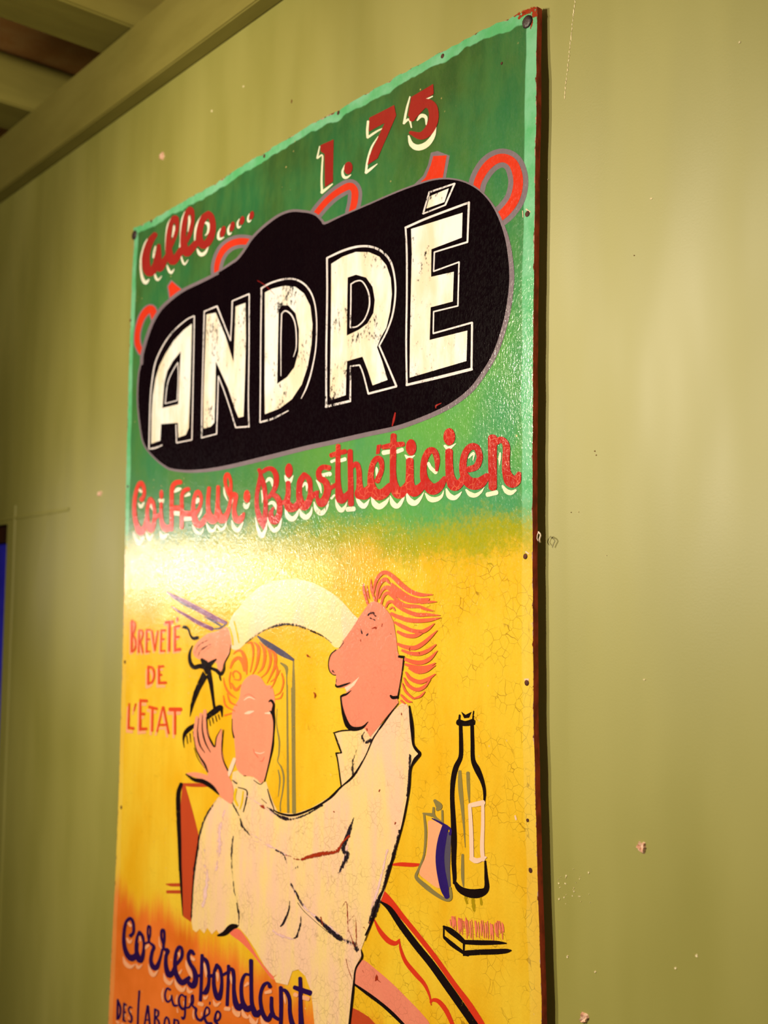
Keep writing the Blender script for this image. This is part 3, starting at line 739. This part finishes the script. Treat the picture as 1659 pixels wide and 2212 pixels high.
# ---- client in her cape
cape = draw('client', sign, 2, 'robe', ('P','X','473,1721 456,1743 442,1769 432,1801 425,1842 420,1890 417,1933 414,1990 417,2008 424,2014 432,2006 441,2016 448,2004 458,2018 468,2008 476,2020 488,2008 500,2004 517,2004 534,2024 553,2053 570,2084 590,2110 640,2080 680,1900 660,1800 601,1755 591,1735 582,1711 575,1688 566,1692 555,1680 543,1678 536,1676 529,1678 514,1664 503,1668 500,1700 502,1735'), label='seated client with orange curls wrapped in a cream cape')
draw('face', cape, 3, 'skin', ('Q','X','522,1480 534,1463 548,1457 563,1463 575,1480 586,1481 593,1500 594,1530 594,1572 589,1615 582,1649 573,1680 564,1692 554,1682 543,1677 526,1675 511,1658 509,1625 506,1593 502,1570 503,1533 517,1509'))
draw('hair', cape, 4, 'hair2', ('S','K','268,802,8 300,772,18 340,775,26 368,830,34 380,900,30 388,985,8|240,925,14 270,860,26 320,835,34 355,880,36 368,950,22|275,1015,8 262,975,14 292,952,16 330,985,14 322,1030,14 270,1026,8|250,1060,12 290,1122,28 335,1075,10|180,1010,6 190,1075,14 230,1150,20 300,1200,6|212,1150,8 240,1230,18 305,1262,8|178,1170,8 200,1262,16 285,1312,8|188,1350,14 255,1330,12|392,705,8 430,700,22 446,765,16 440,860,12 418,965,8|450,690,8 490,735,28 492,820,25 470,920,16 438,985,6|500,692,8 540,745,26 550,830,26 530,920,20 486,972,6|560,730,8 596,790,26 600,870,22 570,960,14 516,1012,6|600,760,10 640,805,30 642,900,26 605,990,14 568,1062,6|652,900,14 662,960,18 632,1060,12 600,1112,5|700,970,10 716,1050,16 690,1140,12 640,1172,8|712,1140,8 690,1192,14 640,1205,8|245,960,10 232,1030,12 245,1110,10|600,1050,8 650,1010,10 690,940,6'), split=True)
draw('eyelids', cape, 4, 'palepink', ('S','M','695,135,6 740,108,12 795,128,5|700,255,8 740,245,28 785,232,6|880,252,6 925,250,22|790,600,5 840,612,8 880,598,5'), split=True)
draw('mouth', cape, 4, 'salmon', ('S','M','778,570,5 792,610,8 825,650,7|838,682,6 862,678,8 878,640,5|690,100,4 740,80,6 800,118,4'), split=True)
draw('outline', cape, 4, 'blackline', ('S','M','915,150,8 940,138,24 962,175,20 955,240,30 966,330,20 960,450,14 950,560,20 920,700,12 880,862,10|590,300,6 590,400,10 605,470,14|930,240,26 950,255,18|590,850,8 632,882,12|640,915,8 720,945,12 716,1030,15 690,1135,10|850,1015,6 900,1060,6|905,930,8 935,1030,12 965,1110,8|690,812,5 715,812,6|780,850,6 840,888,8 870,865,6'), split=True)
draw('cape_line', cape, 4, 'dryblack', ('S','M','470,1000,14 420,1070,18 350,1180,18 300,1330,20 270,1500,20 248,1659,24|600,1350,8 585,1480,18 590,1640,14'), ('S','O','825,60,22 795,250,22 775,450,22 762,700,14|1130,0,10 1120,200,18 1135,350,16 1150,480,14 1180,580,18 1190,680,20 1185,780,10'), split=True)
draw('cape_edge', cape, 5, 'blackline', ('S','M','300,1330,8 270,1500,10 250,1640,10'), ('S','O','825,60,12 795,250,12 775,450,12 762,720,6|1000,865,16 1060,846,44 1120,792,56 1168,780,34|1170,570,8 1182,660,10'), split=True)
draw('cape_shade', cape, 3, 'lav', ('S','M','520,1120,60 480,1300,110 470,1500,110 440,1659,90'), ('S','O','880,100,110 900,350,120 870,600,110'), split=True)
draw('knee', cape, 3, 'salmon', ('Q','O','1105,845 1180,805 1260,900 1350,1050 1420,1150 1512,1250 1478,1252 1400,1150 1300,1020 1200,920'))
draw('cuff_stick', cape, 6, 'palepink', ('S','M','612,662,30 575,760,34 552,826,18'))
# ---- hairdresser
coat = draw('hairdresser', sign, 4, 'robe', ('P','X','868,1519 855,1531 830,1560 808,1578 790,1570 775,1570 761,1577 740,1579 722,1582 729,1604 736,1625 727,1627 731,1655 738,1698 710,1723 673,1745 637,1758 601,1755 585,1735 560,1715 534,1700 520,1706 508,1730 520,1764 545,1805 580,1835 612,1850 620,1900 640,1950 655,1990 640,2040 610,2095 592,2112 597,2122 622,2128 632,2098 645,2094 660,2108 672,2140 676,2170 680,2212 680,2260 745,2260 754,2212 760,2170 763,2135 768,2089 781,2065 780,2053 789,2029 811,1976 830,1928 847,1867 862,1812 872,1775 884,1701 887,1663 906,1630 896,1612 893,1578 887,1538 880,1521'), label='hairdresser in a cream coat with swept back red hair')
draw('sleeve', coat, 3, 'sleeve', ('Q','X','499,1398 494,1360 499,1337 512,1318 536,1290 565,1266 594,1255 633,1251 669,1257 705,1273 737,1297 763,1326 776,1342 760,1368 737,1396 724,1398 712,1386 693,1369 669,1359 645,1353 618,1350 589,1355 560,1369 532,1389 515,1403'))
draw('sleeve_shade', coat, 5, 'dryblack', ('S','K','375,705,8 480,625,26 600,562,30 740,532,28 880,557,32 980,597,24 1080,645,14 1150,700,6'))
draw('sleeve_cuff', coat, 4, 'yellowp', ('S','J','1062,640,14 1085,720,18 1095,800,14|1105,590,12 1130,690,16 1148,780,12'), split=True)
draw('face', coat, 6, 'skin2', ('P','L','540,408 510,418 480,440 445,490 410,540 340,650 260,760 222,832 190,848 152,885 130,940 126,980 138,1030 165,1062 195,1070 192,1120 190,1165 222,1188 272,1180 290,1225 262,1248 240,1264 238,1300 245,1350 262,1420 290,1500 330,1555 385,1550 430,1540 452,1552 470,1575 500,1625 520,1600 570,1540 650,1440 755,1318 742,1280 765,1150 785,1040 804,935 770,918 745,860 735,750 710,600 680,530 650,490 600,432'))
draw('hair', coat, 7, 'hair', ('S','L','440,250,6 446,320,25 478,432,20|470,270,5 478,340,16 492,388,8|508,210,5 512,300,22 542,402,16|528,340,14 548,240,26 590,172,32 640,152,36 700,185,38 780,260,42 860,320,40 950,350,34 1062,350,8|556,410,14 568,300,28 600,235,34 640,215,36 672,248,14|575,385,12 604,315,26 645,286,36 700,310,50 790,372,56 880,402,50 960,402,40 1025,388,18|690,255,26 760,325,52 850,378,46 950,402,36 1025,396,12|950,425,18 1040,415,22 1098,414,6|600,432,18 616,370,26 652,336,30 702,362,32 760,420,36 830,452,36 930,456,30 1000,480,26 1072,496,6|640,462,16 662,420,26 702,415,30 752,456,32 830,500,36 920,530,38 1020,530,28 1128,536,6|672,482,10 700,464,16 722,492,10|690,520,28 740,545,36 830,575,40 930,585,38 1040,576,30 1132,556,6|720,598,22 790,635,36 870,670,36 960,682,36 1020,655,30 1077,608,6|748,683,26 820,716,36 900,720,36 960,690,30 1012,662,6|748,793,26 820,820,36 900,826,40 970,790,36 1040,730,26 1102,670,6|788,850,22 860,875,32 940,880,36 1020,850,32 1088,798,12|812,928,32 890,955,38 970,956,38 1040,920,32 1103,852,6|818,975,22 900,1000,38 1000,1000,30 1087,962,8|850,1010,18 920,1040,36 1000,1030,36 1082,984,10|820,1045,16 860,1100,34 940,1132,38 1010,1110,32 1082,1062,10|803,1095,12 840,1160,28 910,1200,34 980,1180,30 1042,1108,8|788,1145,10 820,1220,22 882,1278,18|778,1248,16 830,1300,26 872,1312,10|888,1282,14 950,1260,20 992,1218,8|778,1300,18 812,1328,12'), split=True)
draw('teeth', coat, 7, 'palepink', ('P','L','272,1182 330,1150 405,1085 360,1160 292,1222'))
draw('outline', coat, 8, 'blackline', ('S','L','195,845,10 148,888,10 128,960,8 136,1030,8 166,1066,8 194,1070,6|192,1150,8 198,1172,18 228,1172,20 280,1155,18 325,1138,5|238,1264,18 262,1250,22 292,1240,16 332,1208,4|238,1272,14 246,1340,16 265,1430,30 300,1520,44 350,1552,40 430,1540,24 485,1488,6|758,905,22 800,908,22|802,920,12 786,1050,8 766,1170,8 746,1280,12|746,1268,26 705,1272,30 684,1255,18|752,1325,6 680,1420,10 600,1530,14 568,1572,6|225,830,4 262,780,5 250,760,3|200,1105,4 195,1140,4'),
 ('S','N','655,78,8 668,180,22 676,260,22 682,340,14 702,378,20 726,410,20 695,450,24 666,512,10 656,640,10 632,780,12 602,920,10 556,1080,10 522,1190,18 482,1330,10 432,1450,12 392,1570,10 352,1659,8'),
 ('S','P','1290,680,10 1200,912,7|1165,990,7 1176,1060,14 1118,1160,12 1102,1280,14 1090,1400,20 1062,1659,18'),
 ('S','M','960,1110,6 1000,1140,16 1100,1165,20 1200,1150,20 1350,1085,16 1480,1000,18 1562,912,12'), ('S','N','0,788,8 90,725,10 185,636,12|132,265,8 190,250,10 272,245,8|138,268,8 160,330,12 186,400,10|186,402,8 150,405,12|150,405,10 162,460,8 186,632,8|186,636,8 270,560,14 350,430,6 402,310,8 440,250,6'), split=True)
draw('coat_shade', coat, 7, 'dryblack', ('S','N','345,260,8 330,290,18 355,330,34 398,310,24|292,380,6 265,470,20 268,560,26|330,460,8 290,540,14|660,420,30 655,560,16 640,700,16|590,940,24 545,1110,26 500,1220,30|445,1420,40 395,1560,36|270,850,10 245,930,26 200,1060,30 225,1110,40 170,1230,26'), ('S','P','1420,240,34 1345,480,22 1285,620,44 1235,750,40|525,555,6 515,640,14 470,750,18 440,785,8|625,690,6 620,770,18 590,870,22 555,892,6|400,100,20 470,140,30 500,220,16|545,280,26 600,250,30|540,400,30 580,480,22 640,600,36|760,700,26 960,880,50 1090,930,60 1130,1000,50'),
 ('S','M','660,1190,16 680,1260,26 720,1310,26 768,1362,14|590,1050,8 620,1110,16 656,1172,8|960,1140,10 1040,1185,34 1120,1200,34 1240,1165,20 1400,1075,16|900,1090,8 960,1130,30'), split=True)
draw('coat_blush', coat, 6, 'lav', ('S','P','150,0,40 330,60,46 470,130,50 560,180,40|530,380,36 570,470,44 650,600,56 760,700,60 900,810,60 1010,900,70 1110,970,60|1040,60,30 1020,160,60 980,300,50|1400,100,60 1330,400,60 1250,640,50|560,900,90 430,860,70 380,820,40'), ('S','M','760,1330,40 900,1420,44 1040,1500,44|700,980,20 860,1080,30 960,1150,36 1080,1200,36'), split=True)
draw('coat_seam', coat, 7, 'blackline', ('S','P','596,570,4 640,630,4 700,690,4 850,820,4 960,895,3'))
draw('worn_patch', coat, 8, 'rustred', ('S','M','1066,1522,12 1110,1530,16 1150,1556,30 1195,1562,12|1212,1560,26 1300,1532,38 1400,1510,42 1470,1500,40 1530,1488,36 1582,1408,14 1640,1350,22|845,1080,14 865,1085,34 880,1105,12|1500,1130,10 1506,1136,10'), ('S','P','1000,600,4 1035,565,4 1046,720,12 1050,832,7|1055,735,5 1110,690,5 1122,830,12 1114,965,12 1050,800,4|1030,1070,4 1050,1160,8 1086,1255,5|805,700,10 826,780,4|1190,790,12 1212,815,6|1250,740,16 1240,780,6'),
 ('S','L','860,825,10 850,852,8|940,870,10 946,885,8|515,655,8 550,645,16 552,660,8|610,610,6 604,640,6|686,700,8 690,706,8|416,745,6 418,770,8'), ('S','K','930,805,10 940,822,20|955,820,6 958,834,6|1000,1106,10 1002,1112,8|990,1142,12 1004,1165,24 998,1192,10'), ('S','N','452,655,8 446,668,10|560,880,8 556,895,8|600,125,6 602,140,8|115,425,6 117,430,6|362,235,10 365,250,10'), split=True)
draw('brow', coat, 7, 'dryblack', ('S','L','480,535,16 515,515,34 552,545,18|500,560,14 545,580,12|415,650,8 428,700,14|470,715,16 482,700,10|165,1030,30 180,1050,14'), split=True)
# upper hand, comb and scissors
hand = draw('raised_hand', coat, 5, 'skin', ('Q','J','935,682 1000,655 1040,640 1066,700 1080,790 1062,880 1015,960 995,1030 972,1030 955,1005 945,960 900,968 850,962 800,935 752,905 735,850 775,775 860,705'))
draw('finger_line', coat, 6, 'dryblack', ('S','J','752,905,8 765,850,12 800,795,16 880,755,8|782,905,8 800,860,12 840,825,14 905,790,14|825,880,6 850,850,10 905,810,8'), split=True)
sc = draw('scissors', sign, 6, 'blackline', ('S','J','640,650,8 662,640,32 695,662,18 712,712,16 740,742,30 778,735,30|732,805,8 706,880,22 712,955,32 745,1000,40 800,990,42 855,1000,54|815,930,26 850,978,66 872,1045,56|945,930,14 890,972,42 868,1015,52|895,1008,26 948,1030,34 985,1062,32 1015,1020,20 1022,960,12 1062,880,8 1077,795,5|975,1075,14 980,1098,16 987,1125,6'),
 ('P','J','826,1035 865,1090 800,1205 752,1320 708,1452 714,1340 742,1225 786,1120'), ('P','J','856,1075 900,1045 916,1150 930,1300 942,1372 918,1372 900,1255 880,1150'), label='black barber scissors held open above the client')
draw('razor', sign, 4, 'purple', ('S','J','498,320,8 560,365,34 640,405,44 800,490,48 930,560,46 1032,605,30|538,452,6 600,495,20 680,540,28 780,600,36 908,658,36'), label='purple comb blades pointing to the upper left corner')
draw('razor_edge', bpy.data.objects['razor'], 5, 'bluegrey', ('S','J','590,395,14 660,440,18 760,490,12|840,550,10 920,590,22 985,630,14|915,658,10 980,650,16 1035,610,10'))
# lower hand with comb
cm = draw('hair_comb', sign, 5, 'blackline', ('S','M','362,285,44 430,235,54 482,198,46 494,225,26 500,285,8|262,352,26 205,390,42 165,435,32 152,495,14 160,560,5|385,300,10 396,365,7|412,290,10 424,345,6|440,275,10 452,328,6|465,262,9 478,310,6|182,450,9 190,525,6|212,430,9 218,512,6|240,412,9 248,495,6'), label='black comb between the fingers of the lower hand')
hd = draw('lower_hand', coat, 6, 'skin', ('S','M','275,285,24 264,420,40 282,540,52 330,650,64 390,740,90|312,258,28 306,400,40 332,530,46 392,640,66|346,228,28 346,350,42 372,480,46 425,610,70|492,398,16 476,480,46 470,560,60 472,680,92 500,800,110|185,797,18 260,802,44 340,830,62 430,890,90'), ('Q','M','400,640 480,560 515,690 548,790 590,880 602,960 590,1060 540,1040 480,990 405,890 370,790 380,720'))
draw('hand_line', coat, 7, 'blackline', ('S','M','178,798,12 250,846,32 330,862,40 410,912,38 472,978,12|514,398,5 502,500,10 500,620,8 522,700,10 552,762,12|250,460,5 264,560,10 300,640,14 346,710,18 372,778,12|292,298,5 281,420,10 300,530,14 348,608,6|326,268,6 325,400,12 350,510,14 398,602,6|362,290,12 370,420,10 400,500,16 436,552,12 450,470,10 492,392,5|250,560,4 285,660,5 350,745,4'), split=True)
draw('cuff', coat, 6, 'yellowp', ('S','M','625,930,20 612,1010,22 640,1080,18|690,950,12 680,1040,18 660,1110,12'), split=True)
# ---- leg, table and things on it
leg = draw('stool_leg', sign, 3, 'skin2', ('Q','Q','80,985 200,1065 400,1245 650,1530 440,1530 300,1378 150,1260 20,1182 22,1100'), label='salmon bar sloping down behind the coat')
draw('bar_edge', leg, 4, 'blackline', ('S','Q','20,1182,16 130,1260,28 250,1350,28 340,1430,30 430,1520,24'))
draw('red_seat', leg, 2, 'brick', ('P','Q','0,1372 60,1400 140,1450 190,1505 230,1560 -30,1560'))
draw('bar_wear', leg, 5, 'rustred', ('S','Q','205,1105,14 205,1140,26 195,1155,10|210,1145,14 238,1168,6|90,1070,5 100,1090,6|120,1090,5 124,1105,6'), split=True)
tb = draw('table_edge', sign, 2, 'scarlet', ('Q','Q','255,420 330,490 430,620 560,780 700,960 850,1170 980,1340 1095,1530 1040,1530 940,1370 800,1170 650,960 500,770 370,620 235,500'), ('S','Q','180,650,8 230,750,34 300,830,44 358,850,36 392,815,8|388,820,8 400,900,22 440,1000,32 520,1100,38 590,1180,30 632,1270,18 648,1355,8|640,1330,14 665,1312,28 710,1325,36 770,1400,38 830,1530,30|328,210,14 400,207,32 500,212,32 572,208,12'), label='red table edge with scalloped cloth at lower right')
draw('table_line', tb, 3, 'blackline', ('S','Q','236,512,14 310,570,42 400,700,52 520,860,56 650,1020,58 780,1200,62 900,1370,62 1010,1530,60'))
bt = draw('bottle', sign, 3, 'blackline', ('P','N','1010,118 1040,140 1082,120 1064,160 1030,164'), ('S','N','1000,142,12 996,195,18|1096,112,7 1090,190,12|992,192,44 1040,200,36 1092,190,44|1006,215,24 1009,330,28 1006,430,30 975,500,36 956,580,34 948,700,30 955,850,34 961,1000,38 959,1150,32 965,1270,26 958,1302,12|1085,208,24 1088,330,26 1092,450,30 1122,520,42 1156,600,28 1172,680,20 1166,772,10|962,1285,16 1000,1340,42 1060,1368,58 1130,1370,62 1184,1340,38 1182,1250,24 1176,1148,12'), label='tall black-outlined bottle with a pale label')
draw('bottle_label', bt, 4, 'palepink', ('S','N','1068,765,26 1110,757,34 1164,745,34|1160,750,22 1160,900,24 1155,1050,28 1162,1140,28|1182,1122,14 1120,1146,36 1080,1130,32|1084,1130,28 1080,950,28 1070,765,24'))
draw('bottle_shine', bt, 2, 'greyline', ('S','N','1000,530,22 1005,650,32 1020,800,22 1030,930,12 1038,1055,4|1056,540,24 1060,640,22 1066,745,8|1020,1105,18 1020,1250,22 1026,1325,8'), split=True)
draw('bottle_stain', bt, 1, 'olive', ('S','N','1040,1390,60 1050,1440,40|1090,1390,80 1100,1490,50|1145,1390,60 1150,1450,40'))
fl = draw('perfume_flask', sign, 3, 'peach', ('Q','N','790,868 885,912 862,1050 852,1180 866,1335 760,1272 722,1222 770,1100 782,950'), label='small orange flask with a blue side beside the bottle')
draw('flask_side', fl, 5, 'navy', ('S','N','902,912,46 880,1000,58 866,1100,60 870,1200,60 895,1330,58 915,1395,36|812,855,8 880,890,16 935,928,16 936,965,18'))
draw('flask_shine', fl, 4, 'bluegrey', ('S','N','925,960,34 912,1100,50 910,1200,46 920,1320,36'))
draw('flask_outline', fl, 4, 'greyline', ('S','N','828,730,20 858,770,46 845,795,20|820,780,14 825,840,20 878,882,14|880,800,14 882,885,14|748,820,12 810,830,26|755,830,14 766,950,18 755,1100,14 720,1200,16 700,1245,20 712,1275,26 770,1325,32 830,1372,28 900,1412,24 936,1402,28 936,1330,14'), split=True)
br = draw('clothes_brush', sign, 3, 'blackline', ('S','Q','748,712,16 800,745,46 860,790,46 918,842,34|751,716,14 750,802,12|755,802,24 820,860,36 912,928,26|915,842,18 912,950,10|918,840,36 1050,845,40 1180,845,32 1260,850,10|928,934,44 950,950,14|930,930,44 1050,922,44 1180,918,44 1262,912,36 1298,908,12'), label='black outlined brush with pink bristles at lower right')
bris = []
r2 = random.Random(5)
for i in range(46):
    x = 800 + 440 * (i / 45) + r2.uniform(-8, 8); y0 = 625 + 40 * r2.random() + 0.10 * (x - 800); y1 = y0 + 60 + 90 * r2.random()
    y1 = min(y1, 828 if x > 900 else 700 + (x - 790) * 0.9)
    if y1 > y0 + 12: bris.append([(x, y0, 4 + 4 * r2.random()), (x + 5, (y0 + y1) / 2, 5 + 8 * r2.random()), (x + 8, y1, 5)])
draw('bristles', br, 4, 'pink', ('S','Q',bris))

# ---- lettering at the bottom left
COR = [('S','180,395,46 215,350,35 215,250,35 180,185,40 125,240,38 101,380,40 110,530,50 150,630,65 205,655,85 250,600,40 265,480,28'),
 ('S','290,350,45 256,430,35 250,550,45 270,650,60 300,690,62 330,620,45 340,500,30 325,400,35 288,350,42|340,490,26 390,470,26'),
 ('S','398,455,24 384,350,22 394,280,24 416,290,22 416,380,22 402,460,26 458,520,40 438,590,40 424,690,45 450,762,60 490,772,60 530,680,35 562,555,26'),
 ('S','572,485,32 548,400,28 553,330,30 580,330,30 586,430,28 575,540,34 625,570,50 605,640,40 605,760,50 640,862,66 690,822,55 722,730,42'),
 ('S','735,730,34 790,650,40 796,560,35 765,525,40 727,590,40 711,720,45 726,850,55 790,952,66 850,922,60 885,885,36'),
 ('S','936,612,40 905,570,40 875,620,45 886,710,45 940,800,50 960,900,60 930,990,70 880,960,50 848,895,20|958,880,38 1032,860,34'),
 ('S','1036,622,38 1030,800,38 1024,1000,38 1015,1165,38|1040,650,40 1090,700,46 1115,820,35 1115,960,38 1082,1060,60 1048,1078,36|1112,872,44 1172,870,44'),
 ('S','1215,740,45 1182,830,38 1176,970,45 1200,1090,55 1235,1140,62 1264,1040,45 1270,900,35 1250,790,40 1212,740,42|1262,872,34 1342,828,34'),
 ('S','1352,750,38 1350,900,38 1342,1060,38 1335,1222,38|1352,790,38 1400,800,46 1416,900,40 1416,1050,45 1436,1190,65 1480,1252,76 1535,1195,46'),
 ('T','410,450,40 345,450,42 298,560,50 290,720,55 312,860,66 370,962,92 440,930,66|436,235,60 438,450,55 440,700,55 452,900,62 510,1042,96 575,990,56'),
 ('T','720,630,62 690,572,42 622,610,50 577,750,50 582,900,55 622,1050,66 690,1122,72 745,1015,46|742,790,48 742,950,55 772,1060,60 840,1112,56'),
 ('T','880,638,54 886,900,58 880,1230,55|900,672,46 960,700,60 1010,820,55 1016,1000,55 1042,1150,70 1090,1260,80'),
 ('T','1170,500,54 1176,700,58 1176,950,62 1188,1230,82|1088,640,66 1200,682,75 1320,722,82')]
cw = group_part('agent_lettering', 'indigo script line with peach drops across the orange corner')
draw('highlight', cw, 6, 'peach', ('S','S','93,640,8 120,720,45 180,765,46 240,732,8|248,725,8 275,772,40 325,735,6|393,730,8 420,820,42 460,862,46 515,800,8|578,840,8 600,920,42 650,962,46 695,912,8|708,910,8 740,990,46 800,1042,50 845,990,8|853,1000,8 880,1062,40 920,1055,18|155,240,26 185,275,32|138,425,20 170,472,36 200,435,8|290,400,16 302,450,24|358,545,26 392,510,38|523,400,8 530,500,22 552,545,10|592,600,22 596,625,14|758,600,30 772,645,22|768,840,30 792,800,16|843,685,10 860,760,40 900,850,42 917,895,12|895,650,46 942,680,34|1064,730,26 1080,800,40 1086,890,10|1000,1205,44 1040,1215,44|1053,1115,10 1075,1142,36 1108,1105,8|1204,830,16 1220,860,36 1226,940,10|1168,1155,8 1200,1222,42 1262,1185,8|1374,850,12 1385,910,30 1391,968,8|1315,1265,46 1360,1270,46|1398,1235,10 1430,1312,46 1495,1305,14'),
 ('S','T','300,950,10 330,1050,60 390,1092,30 412,1045,6|418,1050,10 450,1142,72 510,1172,42 545,1100,6|583,1070,10 620,1172,62 700,1190,20|345,620,30 392,580,50|655,720,44 727,700,60|930,755,26 945,830,30 952,890,8|1090,745,62 1120,760,56|1215,790,64 1290,812,66|163,930,8 190,1010,50 250,1060,50 275,1010,8'), split=True)
for cr, d in COR: draw('letter', cw, 7, 'indigo', ('S', cr, d))
AG = ['945,625,32 905,605,30 876,670,28 880,750,30 910,790,32 945,770,24 965,715,20|965,700,22 975,780,28 1000,840,36 1045,840,26',
 '1150,725,28 1100,690,28 1066,750,28 1076,840,35 1120,890,40 1156,862,26|1160,710,28 1152,860,30 1146,980,30 1125,1022,40 1103,1000,24',
 '1155,872,28 1210,862,28 1242,790,24|1240,790,20 1240,712,22 1260,700,22 1266,780,22 1252,840,28 1300,890,40 1296,950,30 1320,1022,38 1370,1042,42 1412,985,28',
 '1430,992,28 1482,950,24 1482,890,24 1450,865,28 1421,920,28 1416,1000,35 1452,1080,42 1515,1090,44|1492,795,22 1490,826,18',
 '1560,1060,40 1622,1030,28 1636,960,28 1600,920,30 1571,970,32 1562,1050,40 1595,1092,40']
aw = group_part('approval_lettering', 'small indigo script word under the long indigo line')
draw('highlight', aw, 3, 'peach', ('S','R','852,600,10 834,690,24 846,795,12|1045,690,8 1030,760,18 1035,830,8|945,700,12 940,750,18|1040,880,14 1048,935,20|1130,780,14 1135,840,14|1215,740,8 1208,800,16|1268,900,14 1262,980,20 1275,1035,10|1380,930,12 1375,980,16|1450,900,16 1460,950,12|1600,960,14 1605,1010,10'), split=True)
for d in AG: draw('letter', aw, 4, 'indigo', ('S','R',d))
LB = ['222,760,30 215,1030,30|225,770,25 255,850,28 260,930,28 240,1010,28 210,1030,25', '310,810,28 300,1050,28|310,815,25 340,835,25|305,930,25 330,935,25|300,1040,28 330,1060,25',
 '418,875,22 392,860,25 372,892,25 385,940,28 414,1000,30 405,1070,30 368,1050,20', '520,640,28 505,860,28 497,1100,28 488,1300,28',
 '632,845,28 598,1060,26 575,1200,26|640,845,28 660,1060,28 672,1200,28|600,1040,22 656,1040,22', '736,890,30 728,1200,30|735,895,26 780,920,28 776,980,28 740,1010,26|750,1010,26 786,1060,30 788,1130,30 740,1200,28',
 '895,1000,30 872,1040,28 862,1120,28 875,1200,28 900,1225,28 928,1180,28 932,1090,28 918,1025,28 893,1000,28', '1002,1030,30 994,1240,30|1002,1036,26 1050,1050,28 1056,1110,28 1004,1140,26|1015,1140,26 1065,1250,28']
lw = group_part('laboratory_lettering', 'indigo capitals at the lower left corner')
draw('highlight', lw, 3, 'peach', ('S','R','205,1060,24 235,1085,30|275,1090,20 310,1110,24|320,850,20 330,880,14|318,960,18 328,1000,12|395,915,20 410,940,14|368,1000,14 378,1030,14|745,960,18 765,975,12'), split=True)
for d in LB: draw('letter', lw, 4, 'indigo', ('S','R',d))

# ---- nails and tacks
def nail(name, px, py, rpx, mat, hgt):
    c = on_sign(px, py); r = abs(hit_y(px, py + rpx, SIGN_Y).z - hit_y(px, py, SIGN_Y).z)
    bm = bmesh.new(); n = 14; rings = []
    for rr, h in ((1.0, -0.0002), (1.02, 0.35), (0.85, 0.8), (0.45, 1.0)):
        rings.append([bm.verts.new((c.x - ORIG.x + r * rr * math.cos(a) * (1 + 0.05 * random.uniform(-1, 1)), c.y - hgt * (h + 0.08 * random.uniform(-1, 1) * (h > 0)), c.z - ORIG.z + r * rr * math.sin(a)))
                      for a in [2 * math.pi * i / n for i in range(n)]])
    top = bm.verts.new((c.x - ORIG.x, c.y - hgt * 0.9, c.z - ORIG.z))
    for a, b in zip(rings, rings[1:]):
        for i in range(n): bm.faces.new((a[i], a[(i + 1) % n], b[(i + 1) % n], b[i]))
    for i in range(n): bm.faces.new((rings[-1][i], rings[-1][(i + 1) % n], top))
    bmesh.ops.recalc_face_normals(bm, faces=bm.faces)
    return link_mesh(name, bm, M[mat], sign, True)
nail('nail', 1139.5, 47.5, 13.5, 'nail', 0.0022)
nail('nail', 291, 508, 10, 'nail', 0.0022)
for px, py, r in ((956, 121, 6), (731, 244, 5.5), (1139.5, 462, 8), (1135, 1202, 7.5), (1138, 1475, 8), (1146, 1880, 7), (1140, 1772, 5), (270, 1430, 5), (262, 1744, 5), (282, 692, 4), (276, 1051, 4), (1084, 137, 4), (571, 337, 5), (327, 478, 4)):
    nail('tack', px, py, r * 0.8, 'rust', 0.0006)
draw('rust_mark', sign, 1, 'rustred', ('S','X','1120,40,6 1132,30,8 1150,22,16 1156,34,14|1146,62,3 1150,48,5 1146,34,4|1110,36,3 1130,26,8 1158,18,10'), label='rust around the corner nail', split=True)
draw('paint_chip', sign, 2, 'palepink', ('S','X','1136,1192,3 1142,1196,3|1134,1468,4 1141,1468,5|1113,1762,3 1115,1770,4|1137,452,3 1145,458,3|1129,455,1.5 1130,470,1.5'), label='pale chips around the tacks', split=True)

# staple in the right edge
c = on_sign(1166, 1160)
bm = bmesh.new()
def tube(bm, pts, r, n=6):
    rings = []
    for i, p in enumerate(pts):
        d = (pts[min(i + 1, len(pts) - 1)] - pts[max(i - 1, 0)]).normalized()
        s = d.cross(Vector((1, 0.3, 0))).normalized(); q = d.cross(s)
        rings.append([bm.verts.new(p + (s * math.cos(a) + q * math.sin(a)) * r) for a in [2 * math.pi * k / n for k in range(n)]])
    for a, b in zip(rings, rings[1:]):
        for k in range(n): bm.faces.new((a[k], a[(k + 1) % n], b[(k + 1) % n], b[k]))
    bm.faces.new(rings[0]); bm.faces.new(rings[-1][::-1])
def se(cx, cy, lift):
    p = hit_y(1130 + cx * 80 / 1659, 1130 + cy * 80 / 1659, SIGN_Y + T * 0.4 - lift); return p - ORIG
tube(bm, [se(*q) for q in ((700,395,0.0015),(645,540,0.0005),(630,680,0.0),(675,800,0.0008))], 0.00055)
tube(bm, [se(*q) for q in ((690,395,0.0015),(770,480,0.0035),(790,560,0.004),(735,720,0.0035),(765,870,0.002))], 0.0008)
bmesh.ops.recalc_face_normals(bm, faces=bm.faces)
st = link_mesh('staple', bm, M['staple'], sign, True)
st['label'] = 'bent white staple in the right edge of the sign'
